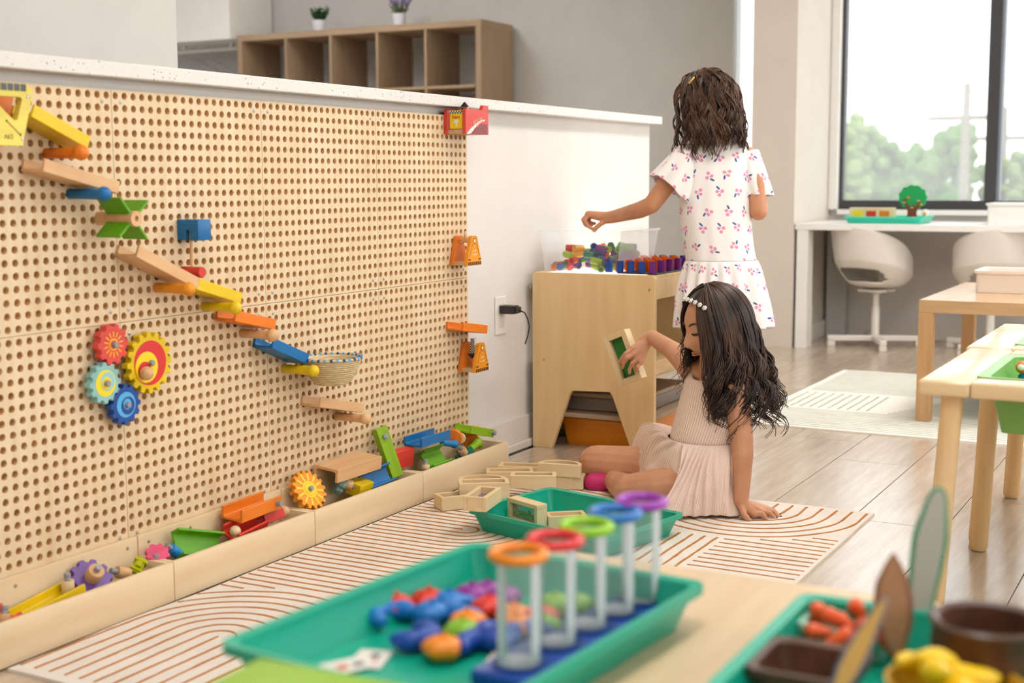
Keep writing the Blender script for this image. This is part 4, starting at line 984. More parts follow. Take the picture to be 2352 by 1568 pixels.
# ---- white desk, chairs
DZ = .642; dx0 = 4.752
dk = thing('desk', 'long white desk under the dark framed window', 'desk', (0,0,0))
MB().rbox((dx0,-3.1,DZ-.032), (XB-.045,-.0035,DZ), .002).build('desk_top', M['deskwhite'], dk)
MB().rbox((dx0+.002,-.072,.215), (dx0+.10,-.0135,DZ-.0325), .0015).build('leg', M['deskwhite'], dk); MB().rbox((dx0,-.074,0), (dx0+.10,-.0135,.2145), .0015).build('leg_foot', M['deskwhite'], dk)
q = onx(1900, 650, XB-.09); q.y = min(q.y, -.068); m = MB(); m.rbox((XB-.11,q.y-.05,.0), (XB-.05,q.y+.05,DZ-.0325), .003); o = m.build('back_leg', M['grey'], dk)
MB().ball((XB-.116,q.y,.42), .016, 10).build('knob', M['greytip'], dk, smooth=50)
def shell_chair(label, loc, rz):
    t = thing('swivel_chair', label, 'chair', loc, rz, group='white shell chairs at the desk')
    # bucket shell: x forward, sections by angle from the back
    nu, nv = 40, 22; grid = []
    for i in range(nu+1):
        th = math.radians(-150+300*i/nu); row = []
        c = math.cos(th); back = max(0, c); 
        top = .30*(.5+.5*math.cos(th*1.02))**.75 + .012
        for j in range(nv+1):
            v = j/nv; h = top*v
            rr = .105 + .085*min(1, v*2.2)**.6*(.45+.55*(top/.3)) + .035*v*back
            x = -math.cos(th)*rr*(1.0) - .03*v*back; y = math.sin(th)*rr*1.10
            if c < 0: x = -math.cos(th)*(rr*1.1)
            row.append((x, y, .30+.018+h))
        grid.append(row)
    vs = [p for r in grid for p in r]; fs = []
    for i in range(nu):
        for j in range(nv):
            a = i*(nv+1)+j; cx = sum(vs[k][1] for k in (a,a+nv+1))/2; cz = vs[a][2]; bx = vs[a][0]
            if ((cx)/.125)**4 + ((cz-.372)/.034)**4 < 1 and bx < 0: continue
            fs.append((a, a+nv+1, a+nv+2, a+1))
    n0 = len(vs); vs.append((0,0,.312)); 
    for i in range(nu): fs.append((n0, i*(nv+1), (i+1)*(nv+1)))
    o = MB().add(vs, fs).build('shell', M['chair'], t, smooth=80); md = o.modifiers.new('thick', 'SOLIDIFY'); md.thickness = .009; md.offset = 0; sm_ = o.modifiers.new('sub', 'SUBSURF'); sm_.levels = 1; sm_.render_levels = 2
    m = MB(); m.rbox((-.07,-.07,.286), (.07,.07,.300), .004); m.rbox((-.01,-.10,.292), (.01,.10,.302), .003); m.build('seat_plate', M['chair'], t, smooth=40)
    MB().lathe([(.02,.05),(.021,.05),(.021,.2),(.016,.21),(.016,.286),(.012,.286)], 20).build('pole', M['chair'], t, smooth=40)
    for k in range(4):
        MB().rbox((.0,-.017,.028), (.245,.017,.058), .006).build('foot', M['chair'], t, M=RZ(PI/4+k*PI/2))
        MB().rbox((.205,-.017,.0), (.245,.017,.0279), .004).build('foot_pad', M['chair'], t, M=RZ(PI/4+k*PI/2))
    return t
q = onx(2008, 640, 4.95); shell_chair('white shell chair nearest the column at the desk', (5.0, q.y, 0), -.38)
q = onx(2275, 640, 4.95); shell_chair('white shell chair behind the oak side table', (5.0, q.y, 0), .35)
# ---- things on the desk
q, q2 = onx(1942, 508, 4.9), onx(2122, 508, 4.9); dt = thing('activity_tray', 'turquoise tray on the white desk', 'tray', (4.86, q2.y, DZ+.0005)); tray_parts(dt, .30, q.y-q2.y, .035, M['tealclear'], .003, .012, .016)
q = onx(2096, 490, 5.0); tt = thing('tree_toy', 'green wooden tree toy with brown trunk on the desk', 'toy', (5.0, q.y, DZ+.004)); hT = onx(2096,424,5.0).z-DZ
p = []
for k in range(44): a = 2*PI*k/44; r = .062*(1+.055*math.cos(a*11)); p.append((r*1.14*math.cos(a), hT-.068+r*1.0*math.sin(a)))
LF = frame((0,0,0), (0,-1,0), (-1,0,0)); M['treegreen'] = plain('toy_tree_green', (20,158,84), .4); M['trunk'] = plain('toy_tree_trunk', (122,62,40), .5); M['apple'] = plain('toy_apple', (220,60,70), .35)
bev(MB().prism(p, 0, .012, LF).build('crown', M['treegreen'], tt), .002)
MB().prism([(-.030,0),(.030,0),(.022,.05),(.03,.075),(.042,.10),(.036,.102),(.012,.078),(.006,.095),(-.002,.078),(-.02,.088),(-.038,.12),(-.044,.118),(-.026,.07),(-.022,.05)], .0122, .018, LF).build('trunk', M['trunk'], tt)
for k, (y, z) in enumerate(((-.03,.11),(.02,.125),(.04,.10),(-.045,.09),(.0,.075))):
    m = MB(); m.ball((0,0,0), .0085, 8, (1,1,.5)); m.build('blossom', M['p_amber'] if k % 2 else M['p_tan'], tt, M=T(-.015,y,z))
m = MB(); m.ball((-.03,-.012,.016), .016, 12); m.build('apple', M['apple'], tt, smooth=60)
q = onx(2003, 488, 4.98); cbx = thing('colour_box', 'small box with yellow, red and orange squares on the tray', 'box', (4.96, q.y, DZ+.004)); w_ = onx(1960,488,4.98).y-onx(2062,488,4.98).y; hb = onx(2003,477,4.96).z-DZ-.004
MB().rbox((0,-w_/2,0), (.06,w_/2,hb), .004).build('case', M['block'], cbx)
for k, c in enumerate(('p_yellow','p_red','orange')): MB().rbox((-.002,w_*(.30-.3*k)-w_*.11,hb*.2), (-.0002,w_*(.30-.3*k)+w_*.11,hb*.78), .0006).build('colour_square', M[c], cbx)
q = onx(2126, 484, 4.93); fl_ = thing('flower_ball', 'white ball with a yellow centre on the tray edge', 'toy', (4.93, q.y, DZ+.0365)); m = MB(); m.ball((0,0,.018), .018, 12); m.build('ball', M['white'], fl_, smooth=60); m = MB(); m.ball((-.012,0,.016), .0095, 10); m.build('centre', M['p_amber'], fl_, smooth=60)
q = onx(2262, 507, 4.85); wb_ = thing('storage_tray', 'white plastic tray on the desk at the photo\'s right edge', 'tray', (4.85, q.y-.40, DZ+.0005)); tray_parts(wb_, .28, .40, .105, M['deskwhite'], .003, .004, .01)

# ================================================================== outside
M['lawn'] = plain('outdoor_ground', (120,124,112), .9, .1); M['foliage'] = plain('tree_foliage', (96,128,66), .8, .1, .12); M['foliage2'] = plain('tree_foliage_pale', (124,146,88), .8, .1, .12); M['bark'] = plain('tree_bark', (150,140,130), .9)
st(MB().box((6.5,-70,-2.2), (120,40,-2.0)).build('ground', M['lawn']))
def tree(label, px, py_top, py_bot, t, wpx, mat, seed):
    random.seed(seed); top = dep(px, py_top, t); bot = dep(px, py_bot, t); g = -2.0; R = wpx/2*t/FPX; H = top.z-bot.z
    o = thing('tree', label, 'tree', (top.x, top.y, g), group='trees outside the window')
    MB().tube([(0,0,0),(.05,.05,(bot.z-g)*.6),(0,0,bot.z-g+H*.5)], [.28,.2,.08], 8).build('trunk', M['bark'], o)
    m = MB(); ctr = []
    for k in range(60):
        a, b_, c = random.gauss(0,.42), random.gauss(0,.42), random.uniform(-.5,.5); s = (1-abs(c)*.8)
        ctr.append(Vector((a*R*s*1.1, b_*R*s*1.1, bot.z-g+H*(.5+c*.9)))); 
    for c_ in ctr:
        bm = bmesh.new(); bmesh.ops.create_icosphere(bm, subdivisions=2, radius=R*random.uniform(.16,.3))
        for v in bm.verts: v.co *= 1+.5*noise.noise(v.co*(3/R)+c_)
        m.bm(bm, T(*c_))
    m.build('crown', M[mat], o); return o
tree('pale tree behind the left edge of the window', 1965, 255, 470, 34, 130, 'foliage2', 1)
tree('green tree low at the window\'s left side', 2000, 318, 470, 45, 200, 'foliage', 2)
tree('tall green tree left of the mullion', 2205, 290, 470, 38, 150, 'foliage', 3)
tree('wide tree behind the toy tree', 2110, 338, 470, 60, 150, 'foliage', 4)
tree('yellowish tree right of the mullion', 2340, 350, 470, 40, 120, 'foliage2', 5)
def pole(label, px, top, t):
    p = dep(px, top, t); o = thing('utility_pole', label, 'pole', (p.x,p.y,-2)); MB().tube([(0,0,0),(0,0,p.z+2)], [.16,.1], 8).build('post', M['bark'], o); MB().box((-.06,-1,p.z+1.0), (.06,1,p.z+1.15)).build('crossarm', M['bark'], o)
pole('pale utility pole left of the window mullion', 2222, 190, 36); pole('pale utility pole right of the mullion', 2308, 245, 40)
for k, (y1, y2) in enumerate(((352,362),(372,368),(392,400))):
    a, b = dep(1900,y1,36), dep(2352,y2,40); pts = [a.lerp(b, i/12)-Vector((0,0,.5*math.sin(PI*i/12))) for i in range(13)]
    tag(MB().tube(pts, .02, 5).build('overhead_wire', M['p_grey']), ['uppermost overhead wire outside the window', 'middle overhead wire outside the window', 'lowest overhead wire outside the window'][k], 'wire', 'overhead wires')
M['houseroof'] = plain('grey_roof', (150,148,152), .8); M['housewall'] = plain('house_white', (235,235,235), .8)
p = dep(2090, 446, 78); hs_ = thing('house', 'white house with grey roof beyond the window', 'house', (p.x,p.y,-2)); MB().box((-2,-2.4,0), (2,2.4,2.2+p.z)).build('wall', M['housewall'], hs_)
MB().prism([(-3,0),(3,0),(0,1.6)], -2.2, 2.2, T(0,0,2.2+p.z) @ RZ(PI/2) @ RX(PI/2)).build('roof', M['houseroof'], hs_)
for y in (-1.4,0,1.4): MB().box((-2.05,y-.3,p.z+.9), (-2.0,y+.3,p.z+1.7)).build('window', M['p_grey'], hs_)
# ================================================================== near table with trays
NZ = .374
M['tabletop'] = wood('pale_table_laminate', (228,202,166), (214,184,144), 0, 30, 12, .4, .01)
nt = thing('low_table', 'pale wood low table at the front of the photo', 'table', (0,0,0))
xe = onz(1840,1338,NZ).x; MB().rbox((-1.62,-2.3,NZ-.035), (xe,-1.17,NZ), .004).build('table_top', M['tabletop'], nt)
for x in (-1.58,xe-.06):
    for y in (-2.26,-1.23): MB().rbox((x,y,0), (x+.04,y+.04,NZ-.0352), .003).build('leg', M['oak_z'], nt)
A, B, D_ = onz(505,1475,NZ+.0505), onz(1090,1245,NZ+.0505), onz(1630,1330,NZ+.0505)
ex = B-A; ang = math.atan2(ex.y, ex.x)
ta_ = thing('activity_tray', 'large teal tray of fruit counters and test tubes', 'tray', (A.x, A.y, NZ+.0006), ang); o = tray_parts(ta_, ex.length, (D_-B).length, .050, M['teal'], .003, .014, .020); o.location = (0,-(D_-B).length,0)
FZ0 = NZ+.0042                                     # inside floor of the tray
def height_at(p, py):                              # height of the point over p that is seen at image row py
    lo, hi = 0, 1.2
    for _ in range(40):
        z = (lo+hi)/2; d = Vector((p.x,p.y,z))-CAM; y = 784-FPX*d.dot(UP)/d.dot(FW)
        if y > py: lo = z
        else: hi = z
    return lo
slots = [(1192,1520),(1275,1472),(1346,1433),(1412,1400),(1472,1374)]; tops = [1272,1240,1209,1178,1152]
S = [onz(*s, FZ0+.018) for s in slots]
a, b = S[0], S[-1]; d = (b-a); d.z = 0; d.normalize()
rk = thing('tube_rack', 'blue rack holding five clear tubes in the teal tray', 'rack', M=frame((a.x,a.y,FZ0), d)); L = (b-a).length
M['blueplastic'] = plain('blue_plastic', (28,76,176), .3); m = MB(); m.rbox((-.038,-.034,0), (L+.034,.034,.016), .004); m.build('base', M['blueplastic'], rk, smooth=40)
for s in S:
    l = (s-a).length; m = MB(); m.lathe([(.0225,.0162),(.0275,.0162),(.0275,.0185),(.0225,.0185)], 28, closed=True); m.build('socket_ring', M['navy'], rk, M=T(l,0,0))
M['tubeclear'] = clear_plastic('tube_plastic', (240,244,244), .05, .9)
for s, py, c, nm in zip(S, tops, ((246,140,20), (226,50,56), (150,206,30), (40,120,200), (160,60,180)), ('orange','red','green','blue','purple')):
    h = height_at(s, py)-FZ0; t = thing('test_tube', 'clear tube with %s ring in the blue rack' % nm, 'tube', (s.x,s.y,FZ0+.0188), group='clear tubes with coloured rings'); h -= .0188
    m = MB(); m.lathe([(.0215,0),(.0215,h-.004),(.0202,h-.004),(.0202,.002),(.001,.002)], 32); m.build('body', M['tubeclear'], t, smooth=40)
    k = 'ring_'+nm; M[k] = plain(k, c, .25)
    m = MB(); m.lathe([(.0206 + .0052+.0052*math.cos(q), h+.0055*math.sin(q)) for q in [2*PI*i/12 for i in range(12)]], 40, closed=True); m.build('rim_ring', M[k], t, smooth=60)
def lobed(name, label, cat, p, r, mat, lobes=7, sq=.72, amp=.09, stem=True, group='fruit counters in the large teal tray'):
    o = thing(name, label, cat, (p.x,p.y,FZ0+.0004), random.random()*6, group=group); n, mm = 28, 14; vs = []
    for i in range(mm+1):
        th = PI*i/mm
        for k in range(n):
            a_ = 2*PI*k/n; rr = r*(1+amp*math.cos(lobes*a_)*math.sin(th)**1.5); vs.append((rr*math.sin(th)*math.cos(a_), rr*math.sin(th)*math.sin(a_), r*sq*(1-math.cos(th))))
    fs = [(i*n+k, i*n+(k+1)%n, (i+1)*n+(k+1)%n, (i+1)*n+k) for i in range(mm) for k in range(n)]
    MB().add(vs, fs).build('body', M[mat], o, smooth=70)
    if stem: MB().tube([(0,0,r*sq*2-.002),(.002,0,r*sq*2+.004)], .0022, 6).build('stem', M[mat], o)
    return o
for k, c in dict(f_red=(226,54,36), f_blue=(24,118,200), f_navy=(18,72,170), f_orange=(244,140,20), f_purple=(146,46,150), f_green=(130,186,40)).items(): M[k] = plain('counter_'+k[2:], c, .4)
FR = [((910,1400),'f_red','apple','red apple counter at the pile\'s left end'), ((985,1388),'f_red','apple','red apple counter behind the pile'), ((990,1418),'f_blue','berry','light blue berry counter in the pile\'s middle'), ((1030,1392),'f_blue','berry','light blue berry counter behind the purple one'),
      ((1082,1376),'f_purple','plum','purple plum counter at the back of the pile'), ((1118,1370),'f_purple','plum','purple plum counter behind the orange ringed tube'), ((1160,1382),'f_purple','plum','purple plum counter seen through the tubes'), ((1075,1440),'f_orange','orange','orange fruit counter in the middle of the pile'),
      ((1016,1500),'f_orange','orange','orange fruit counter nearest the camera'), ((1180,1425),'f_orange','orange','orange fruit counter behind the nearest tube'), ((1185,1450),'f_orange','orange','orange fruit counter beside the rack'), ((1275,1398),'f_green','pear','green pear counter behind the red ringed tube'), ((1322,1398),'f_green','pear','green pear counter between two tubes'),
      ((1240,1428),'f_red','apple','red apple counter between two tubes'), ((1125,1405),'f_red','apple','red apple counter left of the nearest tube'), ((1248,1450),'f_green','pear','small green pear counter beside the rack'), ((1062,1462),'f_green','pear','green pear counter in front of the orange one')]
random.seed(5)
for (px, py), c, nm, lab in FR: lobed(nm+'_counter', lab, 'counter', onz(px, py+16, FZ0), .0212, c, {'berry':9,'plum':2}.get(nm,5), .62)
def crescent(label, px, py, mat, rz):
    p = onz(px, py+10, FZ0); o = MB().tube([(0.022*math.cos(t), .022*math.sin(t), .012) for t in [-2.1+4.2*i/14 for i in range(15)]], [.005,.008,.010]+[.0116]*9+[.010,.008,.005], 10).build('banana_counter', M[mat], smooth=60)
    o.location = (p.x,p.y,FZ0+.0004); o.rotation_euler = (0,0,rz); tag(o, label, 'counter', 'fruit counters in the large teal tray')
crescent('light blue banana counter below the red apple', 905,1428,'f_blue',1.2); crescent('dark blue banana counter at the pile\'s front', 945,1472,'f_navy',-1.6); crescent('light blue banana counter behind the orange fruit', 1078,1412,'f_blue',2.2)
crescent('dark blue banana counter beside the rack\'s near end', 1112,1498,'f_navy',.5); crescent('dark blue banana counter behind the rack', 1150,1472,'f_navy',2.6); crescent('dark blue banana counter right of the pile', 1210,1478,'f_navy',.2)
p = onz(748,1478,FZ0); cd_ = tag(MB().lathe([(.010,0),(.014,.0),(.0155,.012),(.0145,.014),(.013,.012),(.010,.003)], 28).build('clear_cup', M['tubeclear'], smooth=40), 'small clear cap lying in the large teal tray', 'cap'); cd_.location = (p.x,p.y,FZ0+.0004)
M['paper'] = plain('white_card', (240,232,224), .6); M['cardred'] = plain('card_print_red', (214,120,110), .6)
for k, (px, py, rz) in enumerate(((850,1515,.3), (800,1532,-.5), (1160,1522,.2))):
    p = onz(px,py,FZ0); cdt = thing('picture_card', ['white picture card lying flat in the large teal tray', 'white picture card half under another card', 'white picture card beside the tube rack'][k], 'card', (p.x,p.y,FZ0+.0005+.0012*k), rz, group='picture cards in the teal tray')
    MB().rbox((-.026,-.018,0), (.026,.018,.0011), .0004).build('sheet', M['paper'], cdt); MB().box((-.014,-.010,.0009), (-.002,.004,.00125)).build('printed_patch', M['cardred'], cdt); MB().box((.004,-.008,.0009), (.016,.002,.00125)).build('printed_patch', M['p_grey'], cdt)
# lime lidded box at the bottom edge
M['limebox'] = plain('lime_plastic', (142,186,44), .4); p = onz(655,1606,NZ+.08); lb = thing('lime_box', 'lime green plastic box at the photo\'s bottom edge', 'box', (p.x,p.y,NZ+.0006), ang+.12)
MB().rbox((-.16,-.10,0), (.06,.07,.066), .012, seg=4).build('body', M['limebox'], lb, smooth=40); MB().rbox((-.166,-.106,.0662), (.066,.076,.084), .008, seg=4).build('lid', M['limebox'], lb, smooth=40)

# second tray at the right
c0 = onz(1850,1362,NZ+.0505); c1_ = onz(1635,1568,NZ+.0505); dd = (c1_-c0); dd.z = 0; dd.normalize(); rr_ = Vector((dd.y,-dd.x,0)); rr_ = rr_ if rr_.dot(RT) > 0 else -rr_
tb2 = thing('activity_tray', 'teal tray of play food at the photo\'s lower right', 'tray', (c0.x+dd.x*.315, c0.y+dd.y*.315, NZ+.0006), math.atan2(-dd.y,-dd.x)); o = tray_parts(tb2, .315, .43, .050, M['teal'], .003, .014, .020); o.location = (0,-.43,0)
M['darkwood'] = wood('dark_wood_bowl', (104,66,46), (70,42,30), 0, 40, 8, .4, .03); M['darkwoodrim'] = plain('dark_bowl_rim', (92,70,64), .35); M['palegreen'] = plain('pale_green_dish', (150,190,170), .35)
M['carrot'] = plain('play_carrot', (240,96,40), .35); M['banana'] = plain('play_banana', (246,204,20), .4)
def dish(name, label, px, py, lx, ly, h, mat, rz, z=FZ0):
    p = onz(px, py, z+h); t = thing(name, label, 'bowl', (p.x,p.y,z+.0004), rz); o = tray_parts(t, lx, ly, h, M[mat], .004, .008, .012); o.location = (-lx/2,-ly/2,0); return t
az = math.atan2(dd.y, dd.x)
g1 = dish('square_dish', 'pale green dish of play carrots', 1958, 1418, .095, .10, .034, 'palegreen', az)
random.seed(9)
for k, (px, py, tp) in enumerate(((1875,1418,1), (1895,1440,0), (1935,1415,0), (1950,1440,0), (1985,1405,0), (1915,1462,0), (1990,1445,0), (2035,1460,0))):
    p = onz(px,py,FZ0+.03+.006*(k % 3)); o = thing('play_carrot', ['orange play carrot standing at the dish\'s left corner', 'orange play carrot leaning in front of the standing one', 'orange play carrot at the back of the dish', 'orange play carrot in the middle of the dish', 'orange play carrot at the dish\'s far right', 'orange play carrot nearest the dark bowl', 'orange play carrot behind the wooden cut-outs', 'orange play carrot at the dish\'s right edge'][k], 'carrot', (p.x,p.y,p.z-.006), group='play carrots in the green dish')
    dr = Vector((random.uniform(-.5,.5), random.uniform(-.5,.5), 1.4 if tp else random.uniform(.1,.6))).normalized()
    m = MB(); m.lathe([(.001,-.022),(.004,-.020),(.0085,.012),(.009,.018),(.006,.022),(.001,.023)], 16, frame((0,0,0), dr.orthogonal(), dr)); m.build('root', M['carrot'], o, smooth=50)
dish('square_bowl', 'empty dark brown square bowl at the lower right', 1858, 1512, .10, .10, .042, 'darkwood', az)
p = onz(2270,1428,FZ0+.078); rb = thing('round_bowl', 'round dark brown bowl at the photo\'s right edge', 'bowl', (p.x,p.y,FZ0+.0004)); R = .052
MB().lathe([(.002,0),(R*.7,0),(R*.95,.02),(R,.05),(R*.98,.073),(R*1.04,.078),(R*1.0,.082),(R*.86,.079),(R*.84,.05),(R*.7,.014),(.002,.012)], 40).build('body', M['darkwood'], rb, smooth=40)
MB().lathe([(R*.86,.0795),(R*.98,.0825),(R*1.05,.0795),(R*1.0,.075)], 40, closed=True).build('rim', M['darkwoodrim'], rb, smooth=50)
p = onz(2195,1556,FZ0+.05); yb_ = thing('banana_bowl', 'yellow rimmed bowl of play bananas at the bottom right', 'bowl', (p.x,p.y,FZ0+.0004)); R = .062; M['yellowbowl'] = plain('yellow_bowl', (206,160,40), .4)
MB().lathe([(.002,0),(R*.6,0),(R*.95,.03),(R,.046),(R*.93,.046),(R*.88,.03),(R*.55,.006),(.002,.006)], 36).build('body', M['yellowbowl'], yb_, smooth=40)
for k in range(7):
    a_ = k*.9; o = MB().tube([(.045*math.cos(t)-.03, .045*math.sin(t), 0) for t in [-.75+1.5*i/10 for i in range(11)]], [.002,.006,.009,.0105,.011,.011,.011,.0105,.009,.006,.003], 10).build('play_banana', M['banana'], smooth=60)
    o.location = (p.x+.026*math.cos(a_*1.7), p.y+.026*math.sin(a_*1.7), FZ0+.045+.006*(k % 3)); o.rotation_euler = (.5*math.sin(a_), .35*math.cos(a_*2), a_); tag(o, 'yellow play banana heaped in the yellow bowl', 'banana', 'play bananas in the yellow bowl')
# standing cut-outs
def cutout(name, label, top, bot, t, wid, mat, mat2, prof, tilt=0):
    a, b = dep(*bot, t), dep(*top, t); ax = (b-a); h = ax.length; s = ax.cross(FW).normalized(); n = s.cross(ax.normalized())
    s = (s*math.cos(tilt)+n*math.sin(tilt)).normalized()
    Mx = frame(a, s, ax); o = thing(name, label, 'cut-out', M=Mx); pts = [(w*wid, z*h) for z, w in prof] + [(-w*wid*.8, z*h) for z, w in prof[::-1]]
    XZm = Matrix(((1,0,0,0),(0,0,-1,0),(0,1,0,0),(0,0,0,1)))
    bev(MB().prism(pts, -.004, .004, XZm).build('board', M[mat], o), .001)
    pts2 = [(x*.74, z*.96+h*.02) for x, z in pts]; [MB().prism(pts2, *zz, XZm).build('printed_face', M[mat2], o) for zz in ((.0042,.0048), (-.0048,-.0042))]; return o
M['cut_brown'] = plain('cutout_brown', (150,98,72), .5); M['cut_tan'] = plain('cutout_tan', (190,140,104), .5); M['cut_green'] = plain('cutout_green', (70,150,116), .5); M['cut_grey'] = plain('cutout_grey', (186,184,170), .5); M['cut_blue'] = plain('cutout_blue', (92,110,142), .5); M['cut_yellow'] = plain('cutout_yellow', (206,164,88), .5)
leafp = [(0,.35),(.1,.55),(.3,.9),(.5,1),(.7,.85),(.85,.5),(.95,.2),(1,.02)]
cutout('leaf_cutout', 'brown leaf-shaped wooden cut-out standing in the tray', (2052,1268), (2062,1500), 1.34, .0215, 'cut_brown', 'cut_tan', leafp, .35)
cutout('tall_cutout', 'tall green edged cut-out, highest in the lower right tray', (2160,1118), (2112,1420), 1.42, .0205, 'cut_green', 'cut_grey', [(0,.75),(.2,.8),(.4,.95),(.6,1),(.7,.9),(.8,.75),(.9,.6),(.97,.4),(1,.1)], .3)
cutout('long_cutout', 'blue edged yellow cut-out leaning over the dark bowl', (2036,1372), (1925,1590), 1.18, .0115, 'cut_blue', 'cut_yellow', [(0,.6),(.2,1),(.45,1),(.6,.9),(.75,.6),(.9,.45),(1,.1)], .4)
# ================================================================== the two children
FH = Vector((FW.x, FW.y, 0)).normalized(); RH = Vector((RT.x, RT.y, 0)).normalized(); UZ = Vector((0,0,1))
def skin_mat(name, c, c2):
    t = NT(name); b = t.b; f = t.noise(t.coord('Object', (14,14,14)), 1, 3)
    t.l(t.ramp(f, [(.3, rgb(*c2)), (.7, rgb(*c))]), b.inputs['Base Color']); b.inputs['Roughness'].default_value = .48; b.inputs['Specular IOR Level'].default_value = .35
    b.inputs['Subsurface Weight'].default_value = .25; b.inputs['Subsurface Radius'].default_value = (.010,.004,.002); b.inputs['Subsurface Scale'].default_value = 1
    g = t.noise(t.coord('Object', (260,260,260)), 1, 2); t.bump(g, .08, .001); return t.m
M['skin'] = skin_mat('skin_warm', (214,160,126), (202,144,110)); M['skin2'] = skin_mat('skin_warm_two', (212,152,114), (198,138,102))
def capsule(m, p0, r0, p1, r1, n=16):
    p0, p1 = Vector(p0), Vector(p1); d = (p1-p0); L = d.length; d.normalize(); Mx = frame(p0, d.orthogonal(), d); k = 5
    prof = [(max(r0*math.cos(a), r0*.02), r0*math.sin(a)) for a in [-PI/2+PI/2*i/k for i in range(k)]] + [(r0,0),(r1,L)] + [(max(r1*math.cos(a), r1*.02), L+r1*math.sin(a)) for a in [PI/2*(i+1)/k for i in range(k)]]
    m.lathe(prof, n, Mx)
def chain(m, pts): # pts: (Vector, radius)
    for (a, ra), (b, rb) in zip(pts, pts[1:]): capsule(m, a, ra, b, rb)
def organic(name, m, mat, parent, voxel, sm=6, fac=.5):
    me = bpy.data.meshes.new(name); me.from_pydata(m.v, [], m.f); bm = bmesh.new(); bm.from_mesh(me); bmesh.ops.recalc_face_normals(bm, faces=bm.faces[:]); bm.to_mesh(me); bm.free()
    o = bpy.data.objects.new('tmp', me); C.objects.link(o); r = o.modifiers.new('r', 'REMESH'); r.mode = 'VOXEL'; r.voxel_size = voxel; r.use_smooth_shade = True
    s = o.modifiers.new('s', 'SMOOTH'); s.iterations = sm; s.factor = fac
    dg = bpy.context.evaluated_depsgraph_get(); nm = bpy.data.meshes.new_from_object(o.evaluated_get(dg)); bpy.data.objects.remove(o)
    nm.materials.clear(); nm.materials.append(mat); nm.polygons.foreach_set('use_smooth', [True]*len(nm.polygons)); return link(name, nm, parent)
def head_mesh(m, c, fwd, up, s=1.0):
    """child's head: local x to the face, y to the left, z up"""
    x = fwd.normalized(); z = (up - x*up.dot(x)).normalized(); y = z.cross(x); nu, nv = 72, 56; vs = []
    g = lambda a, b, w: math.exp(-((a*a)+(b*b))/(w*w))
    for i in range(nv+1):
        th = PI*i/nv
        for k in range(nu):
            ph = 2*PI*k/nu; dx, dy, dz = math.sin(th)*math.cos(ph), math.sin(th)*math.sin(ph), math.cos(th)
            X, Y, Z = .090*dx, .0735*dy, .100*dz
            if Z < 0:
                q = min(1, -Z/.1); Y *= 1-.34*q**1.6; 
                if X < 0: X *= 1-.55*q
                else: X *= 1+.02*q
            if X > 0:
                yy, zz = Y, Z
                X += .0225*g(yy, (zz+.026)*.9, .0125) + .010*g(yy, zz+.008, .011) - .0075*(g(abs(yy)-.030, zz-.006, .016)) + .0065*g(yy*.6, zz+.052, .010) - .003*g(yy*.6, zz+.0435, .004) - .004*g(yy*.5, zz+.066, .008) + .008*g(yy, zz+.082, .018) + .004*g(abs(yy)-.036, zz+.03, .02)
            vs.append(c + (x*X + y*Y + z*Z)*s)
    fs = [(i*nu+k, i*nu+(k+1)%nu, (i+1)*nu+(k+1)%nu, (i+1)*nu+k) for i in range(nv) for k in range(nu)]; m.add(vs, fs)
    for sd in (-1, 1):
        e = c + (x*-.008 + y*.072*sd + z*-.012)*s; m.ball(e, .017*s, 10, (1,1,1), None) if False else capsule(m, e+z*.010*s, .009*s, e-z*.010*s, .007*s, 10)
    return x, y, z
def strand_mesh(m, pts, r0, r1, n=5):
    k = len(pts); m.tube(pts, [r0+(r1-r0)*(i/(k-1))**1.5 for i in range(k)], n)
def hair_mat(name, c1, c2):
    t = NT(name); b = t.b; f = t.noise(t.coord('Object', (30,30,9)), 1, 3)
    t.l(t.ramp(f, [(.35, rgb(*c1)), (.7, rgb(*c2))]), b.inputs['Base Color']); b.inputs['Roughness'].default_value = .42; b.inputs['Specular IOR Level'].default_value = .45; return t.m
M['hair'] = hair_mat('dark_brown_hair', (36,24,18), (80,54,40)); M['hair2'] = hair_mat('curly_brown_hair', (48,31,22), (104,70,48))
def loft(rings, closed=True, uvscale=1.0):
    """rings: list of lists of Vectors with equal count; returns verts, faces, uvs (metres)"""
    n = len(rings[0]); vs = [p for r in rings for p in r]; fs = []; uv = []
    v = 0; V = [0]
    for a, b in zip(rings, rings[1:]): v += sum((p-q).length for p, q in zip(a, b))/n; V.append(v)
    per = max(sum((r[(k+1)%n]-r[k]).length for k in range(n)) for r in rings)
    for i in range(len(rings)-1):
        for k in range(n):
            fs.append((i*n+k, i*n+(k+1)%n, (i+1)*n+(k+1)%n, (i+1)*n+k)); uv.append(((k/n*per, V[i]), ((k+1)/n*per, V[i]), ((k+1)/n*per, V[i+1]), (k/n*per, V[i+1])))
    return vs, fs, uv
def cloth_obj(name, parts, mat, parent, thick=.0025, sub=1):
    vs, fs, uvs = [], [], []
    for v, f, u in parts: n = len(vs); vs += v; fs += [tuple(i+n for i in q) for q in f]; uvs += u
    me = bpy.data.meshes.new(name); me.from_pydata(vs, [], fs); me.materials.append(mat); L = me.uv_layers.new(name='UVMap'); i = 0
    for p, u in zip(me.polygons, uvs):
        for k, li in enumerate(p.loop_indices): L.data[li].uv = u[k]
    me.polygons.foreach_set('use_smooth', [True]*len(fs)); o = link(name, me, parent)
    s = o.modifiers.new('thick', 'SOLIDIFY'); s.thickness = thick; s.offset = 0
    if sub: q = o.modifiers.new('sub', 'SUBSURF'); q.levels = sub; q.render_levels = sub
    return o
